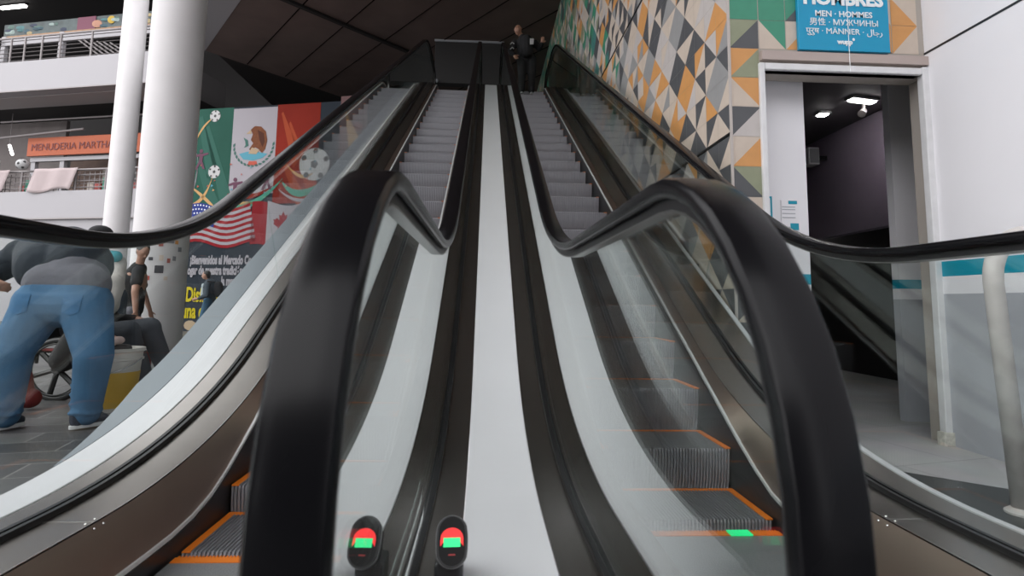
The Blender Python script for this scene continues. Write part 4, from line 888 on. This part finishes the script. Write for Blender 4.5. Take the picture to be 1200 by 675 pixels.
for a, b, ra, rb in (((-3.88, 5.75, .3), (-3.97, 5.72, .62), .17, .18), ((-3.97, 5.72, .62), (-3.98, 5.68, .78), .15, .09), ((-3.9, 5.55, .7), (-3.75, 5.45, .45), .075, .065), ((-3.75, 5.45, .45), (-3.56, 5.43, .37), .065, .05), ((-3.95, 5.9, .7), (-3.75, 5.98, .45), .075, .065), ((-3.75, 5.98, .45), (-3.56, 5.95, .46), .065, .05)): mb.cap(a, b, ra, rb, 14)
remesh(mb.build('hooded_top', BLK, P), .014); hair(hd, (.9, -.2, -.3), HAIR, P)
shoe((-3.26, 5.72, -.12), (-3.0, 5.7, 0), BLK, SOLEB, P); shoe((-3.14, 5.92, -.12), (-2.9, 5.95, 0), BLK, SOLEB, P)
# --- walker in front of the banner
P = empty('person', (-7.28, 15.4, g), 'person in a dark hoodie and blue jeans walking past the banner', 'person')
hd = (-7.32, 15.4, 1.28); mb = MB(); K_ = (-7.26, 15.35)
legs = [((-7.2, 15.35, .62), (-7.28, 15.3, .2), .09, .06), ((-7.28, 15.3, .2), (-7.45, 15.3, -.13), .055, .04), ((-7.2, 15.5, .62), (-7.12, 15.5, .2), .09, .06), ((-7.12, 15.5, .2), (-7.06, 15.5, -.13), .055, .04)]
for a, b, ra, rb in legs+[((-7.2, 15.42, .66), (-7.2, 15.42, 1.0), .13, .15), ((-7.2, 15.42, 1.0), (-7.24, 15.42, 1.14), .12, .06), ((-7.25, 15.42, 1.12), hd, .05, .05), ((-7.18, 15.2, 1.03), (-7.14, 15.12, .76), .05, .042), ((-7.14, 15.12, .76), (-7.38, 15.15, .66), .042, .03), ((-7.2, 15.62, 1.03), (-7.2, 15.7, .76), .05, .042), ((-7.2, 15.7, .76), (-7.38, 15.6, .68), .042, .03)]: mb.cap(a, b, ra, rb)
head(mb, hd, (-1, -.1, 0)); hand(mb, (-7.38, 15.15, .66), (-1, 0, -.2), (0, 0, 1)); hand(mb, (-7.38, 15.6, .68), (-1, 0, -.2), (0, 0, 1))
remesh(mb.build('body', SKIN, P), .014)
mb = MB()
for a, b, ra, rb in legs: mb.cap(a, b, ra+.025, rb+.03, 12)
remesh(mb.build('jeans', cloth('dark blue denim', (.03, .09, .15, 1)), P), .016)
mb = MB()
for a, b, ra, rb in (((-7.2, 15.42, .68), (-7.2, 15.42, 1.02), .155, .17), ((-7.2, 15.42, 1.0), (-7.24, 15.42, 1.12), .15, .09), ((-7.18, 15.2, 1.03), (-7.14, 15.12, .76), .075, .065), ((-7.14, 15.12, .76), (-7.34, 15.15, .67), .065, .045), ((-7.2, 15.62, 1.03), (-7.2, 15.7, .76), .075, .06)): mb.cap(a, b, ra, rb, 12)
remesh(mb.build('hoodie', cloth('dark slate hoodie', (.03, .045, .06, 1)), P), .016)
mb = MB(); mb.cap((-7.36, 15.36, .75), (-7.36, 15.38, 1.02), .05, .05); remesh(mb.build('shirt_front', cloth('pale shirt', (.35, .4, .42, 1)), P), .016)
hair(hd, (-1, -.1, 0), HAIR, P, vox=.014); shoe((-7.45, 15.3, -.13), (-7.7, 15.3, 0), BLK, SOLEW, P); shoe((-7.06, 15.5, -.13), (-7.3, 15.5, 0), BLK, SOLEB, P)
BPK = empty('backpack', (-7.0, 15.4, .9), 'black backpack on the walker in front of the banner', 'backpack')
mb = MB(); mb.cap((-6.98, 15.4, .82), (-6.99, 15.4, 1.02), .12, .11); remesh(mb.build('bag', BLK, BPK), .016); MB().tube([(-7.02, 15.28, 1.1), (-7.2, 15.24, 1.12), (-7.3, 15.26, .95), (-7.05, 15.26, .8)], .018, 8).build('strap', BLK, BPK)
# --- rider at the top of the right escalator
ztop = nose_z(12.3)
P = empty('person', (.76, 12.4, ztop), 'person in black with a backpack riding at the top of the right escalator', 'person')
zz = ztop; hd = (.58, 12.25, zz+1.36); mb = MB()
legs = [((.68, 12.4, zz+.78), (.68, 12.33, zz+.42), .09, .06), ((.68, 12.33, zz+.42), (.68, 12.42, zz+.1), .055, .04), ((.88, 12.4, zz+.78), (.89, 12.33, zz+.42), .09, .06), ((.89, 12.33, zz+.42), (.89, 12.42, zz+.1), .055, .04)]
arms = [((.52, 12.35, zz+1.12), (.42, 12.32, zz+.88), .055, .045), ((.42, 12.32, zz+.88), (.50, 12.15, zz+.76), .045, .03), ((.95, 12.35, zz+1.12), (1.04, 12.3, zz+.98), .055, .045), ((1.04, 12.3, zz+.98), (1.08, 12.15, zz+1.02), .045, .03)]
for a, b, ra, rb in legs+arms+[((.77, 12.4, zz+.8), (.73, 12.36, zz+1.1), .14, .16), ((.73, 12.36, zz+1.1), (.66, 12.3, zz+1.24), .12, .06), ((.66, 12.3, zz+1.22), hd, .05, .05)]: mb.cap(a, b, ra, rb)
head(mb, hd, (.2, .8, -.4)); hand(mb, (.50, 12.15, zz+.76), (.3, -.2, -.6), (1, 0, 0)); hand(mb, (1.08, 12.15, zz+1.02), (.1, -.2, .8), (1, 0, 0))
remesh(mb.build('body', SKIN, P), .012)
mb = MB()
for a, b, ra, rb in legs: mb.cap(a, b, ra+.03, rb+.03, 12)
remesh(mb.build('trousers', BLK, P), .015)
mb = MB()
for a, b, ra, rb in arms+[((.77, 12.4, zz+.82), (.73, 12.36, zz+1.1), .15, .165), ((.73, 12.36, zz+1.1), (.68, 12.3, zz+1.2), .14, .08)]: mb.cap(a, b, ra+.02, rb+.012, 12)
remesh(mb.build('shirt', BLK, P), .015)
for z0 in (1.04, .93): MB().tube([(.42, 12.27, zz+z0), (.46, 12.24, zz+z0+.03), (.5, 12.24, zz+z0)], .012, 6).build('sleeve_print', SBW, P)
shoe((.68, 12.42, zz+.1), (.68, 12.7, 0), BLK, SOLEW, P); shoe((.89, 12.42, zz+.1), (.89, 12.7, 0), BLK, SOLEW, P)
B_ = empty('backpack', (.76, 12.2, zz+1), 'black backpack with a pale patch on the rider at the escalator top', 'backpack')
mb = MB(); mb.cap((.77, 12.2, zz+.86), (.76, 12.18, zz+1.1), .13, .12); remesh(mb.build('bag', BLK, B_), .015); MB().box((.82, 12.04, zz+.95), (.90, 12.06, zz+1.08)).build('patch', SBW, B_, bevel=.005)
for q_ in (P, B_): q_.location += Vector((-.03, -.65, nose_z(11.7)-ztop))
# ---------------------------------------------------------------- wheelchair, buckets, bag
W = empty('wheelchair', (-3.8, 5.6, g), 'black wheelchair behind the bending man, its spoked wheel showing', 'wheelchair')
CH = mat('black wheelchair frame', (.02, .02, .02, 1), .35); CR = mat('wheelchair metal', (.5, .5, .5, 1), .25, 1); REDF = mat('red frame tube', (.35, .03, .03, 1), .4)
for yy_ in (5.42, 6.02):
    c = Vector((-3.86, yy_, g+.27)); ring = [c+Vector((math.cos(t)*.255, 0, math.sin(t)*.255)) for t in [2*math.pi*i/36 for i in range(36)]]
    wh = MB().tube(ring, .03, 8, closed=True).build('wheel', CH, W, smooth=True)
    rm = [c+Vector((math.cos(t)*.225, -.03 if yy_ < 5.6 else .03, math.sin(t)*.225)) for t in [2*math.pi*i/36 for i in range(36)]]
    MB().tube(rm, .008, 6, closed=True).build('hand_rim', CH, wh, smooth=True)
    for k in range(6):
        t = 2*math.pi*k/6+.3; MB().tube([c, c+Vector((math.cos(t)*.25, 0, math.sin(t)*.25))], .022, 6).build('spoke', CH, wh)
    MB().tube([c-Vector((0, .03, 0)), c+Vector((0, .03, 0))], .04, 14).build('hub', CH, wh)
    c2 = Vector((-3.4, yy_, g+.09)); MB().tube([c2+Vector((math.cos(t)*.07, 0, math.sin(t)*.07)) for t in [2*math.pi*i/20 for i in range(20)]], .018, 8, closed=True).build('caster', CH, W, smooth=True)
    MB().tube([(-4.1, yy_, .70), (-4.05, yy_, .25), (-4.05, yy_, .08)], .014, 8).build('back_post', CH, W)
    MB().tube([(-4.06, yy_, .2), (-3.5, yy_, .2), (-3.4, yy_, .05), (-3.4, yy_, g+.13)], .014, 8).build('side_frame', REDF, W)
    MB().tube([(-4.06, yy_, .42), (-3.6, yy_, .42), (-3.55, yy_, .2)], .013, 8).build('armrest', CH, W)
    MB().tube([(-3.5, yy_, .2), (-3.3, yy_, -.02), (-3.22, yy_, g+.07)], .012, 8).build('footrest_tube', REDF, W)
    MB().box((-3.32, yy_-.07, g+.045), (-3.08, yy_+.07, g+.06)).build('footplate', CH, W)
    MB().tube([(-4.1, yy_, .68), (-4.22, yy_, .70)], .018, 8).build('push_handle', CH, W)
MB().box((-4.05, 5.44, .17), (-3.55, 6.0, .20)).build('seat', BLK, W, bevel=.01); MB().box((-4.13, 5.44, .25), (-4.10, 6.0, .68)).build('backrest', BLK, W, bevel=.008)
BW_ = mat('white bucket plastic', (.52, .49, .45, 1), .4, noise=.1, nscale=5); BY = mat('yellow bucket label', (.55, .33, .02, 1), .45, noise=.2, nscale=7)
def bucket(x, y, r0, h_, lb, tilt=0):
    B = empty('bucket', (x, y, g), lb, 'bucket')
    MB().lathe((x, y), [(r0*.82, g), (r0*.84, g+.02), (r0*.97, g+h_*.8), (r0*1.04, g+h_*.81), (r0*1.04, g+h_*.84), (r0*.99, g+h_*.85), (r0*1.0, g+h_*.93), (r0*1.07, g+h_*.95), (r0*1.07, g+h_), (r0*1.0, g+h_), (r0*.97, g+h_*.9), (.01, g+h_*.88)], 32).build('pail', BW_, B, smooth='auto')
    MB().lathe((x, y), [(r0*.855, g+.03), (r0*.958, g+h_*.62), (r0*.95, g+h_*.62), (r0*.84, g+.03)], 32).build('label', BY, B, smooth='auto')
    hr = [(x+r0*1.1*math.cos(t), y+r0*1.1*math.sin(t)*.9, g+h_*.84-.12*max(0, -math.sin(t))) for t in [math.pi+math.pi*i/16 for i in range(17)]]
    MB().tube(hr, .004, 6).build('handle', CR, B)
    return B
bucket(-3.15, 5.0, .225, .50, 'wide white and yellow bucket behind the bending man\'s right leg')
o = MB(); 
for k in range(6): o.ell((-3.06+rnd.uniform(-.09, .09), 4.93+rnd.uniform(-.07, .07), g+.50), (.06, .05, .04), 8)
o = remesh(o.build('crumpled_rag', cloth('dark mixed rag', (.08, .07, .07, 1))), .012); tag(o, 'dark crumpled rag heaped in the front bucket', 'rag')
o = MB(); o.ell((-3.10, 4.88, g+.56), (.07, .05, .045), 10); o.ell((-3.03, 4.88, g+.57), (.05, .04, .035), 10)
o = remesh(o.build('paper_bag', mat('pale paper', (.55, .42, .38, 1), .7)), .01); tag(o, 'pale crumpled paper on top of the bucket', 'paper')
Rb = empty('red_bag', (-3.80, 4.95, g), 'red fabric bag on the floor left of the wheelchair wheel', 'bag')
RC = cloth('red bag fabric', (.13, .008, .01, 1)); mb = MB(); mb.cap((-3.79, 4.95, g+.1), (-3.80, 4.95, g+.27), .085, .065); mb.cap((-3.86, 4.97, g+.09), (-3.74, 4.97, g+.09), .08, .08); remesh(mb.build('bag', RC, Rb), .012)
MB().tube([(-3.85, 4.93, g+.28), (-3.85, 4.92, g+.38), (-3.8, 4.92, g+.42), (-3.75, 4.93, g+.3)], .01, 8).build('handle', RC, Rb)

o = MB(); o.cap((-3.78, 5.36, .12), (-3.70, 5.36, .30), .11, .10); o.cap((-3.62, 5.36, .14), (-3.64, 5.36, .30), .09, .09)
o = remesh(o.build('hanging_bag', BLK), .014); tag(o, 'black bag hung over the wheelchair arm, seen between the jeans legs', 'bag')
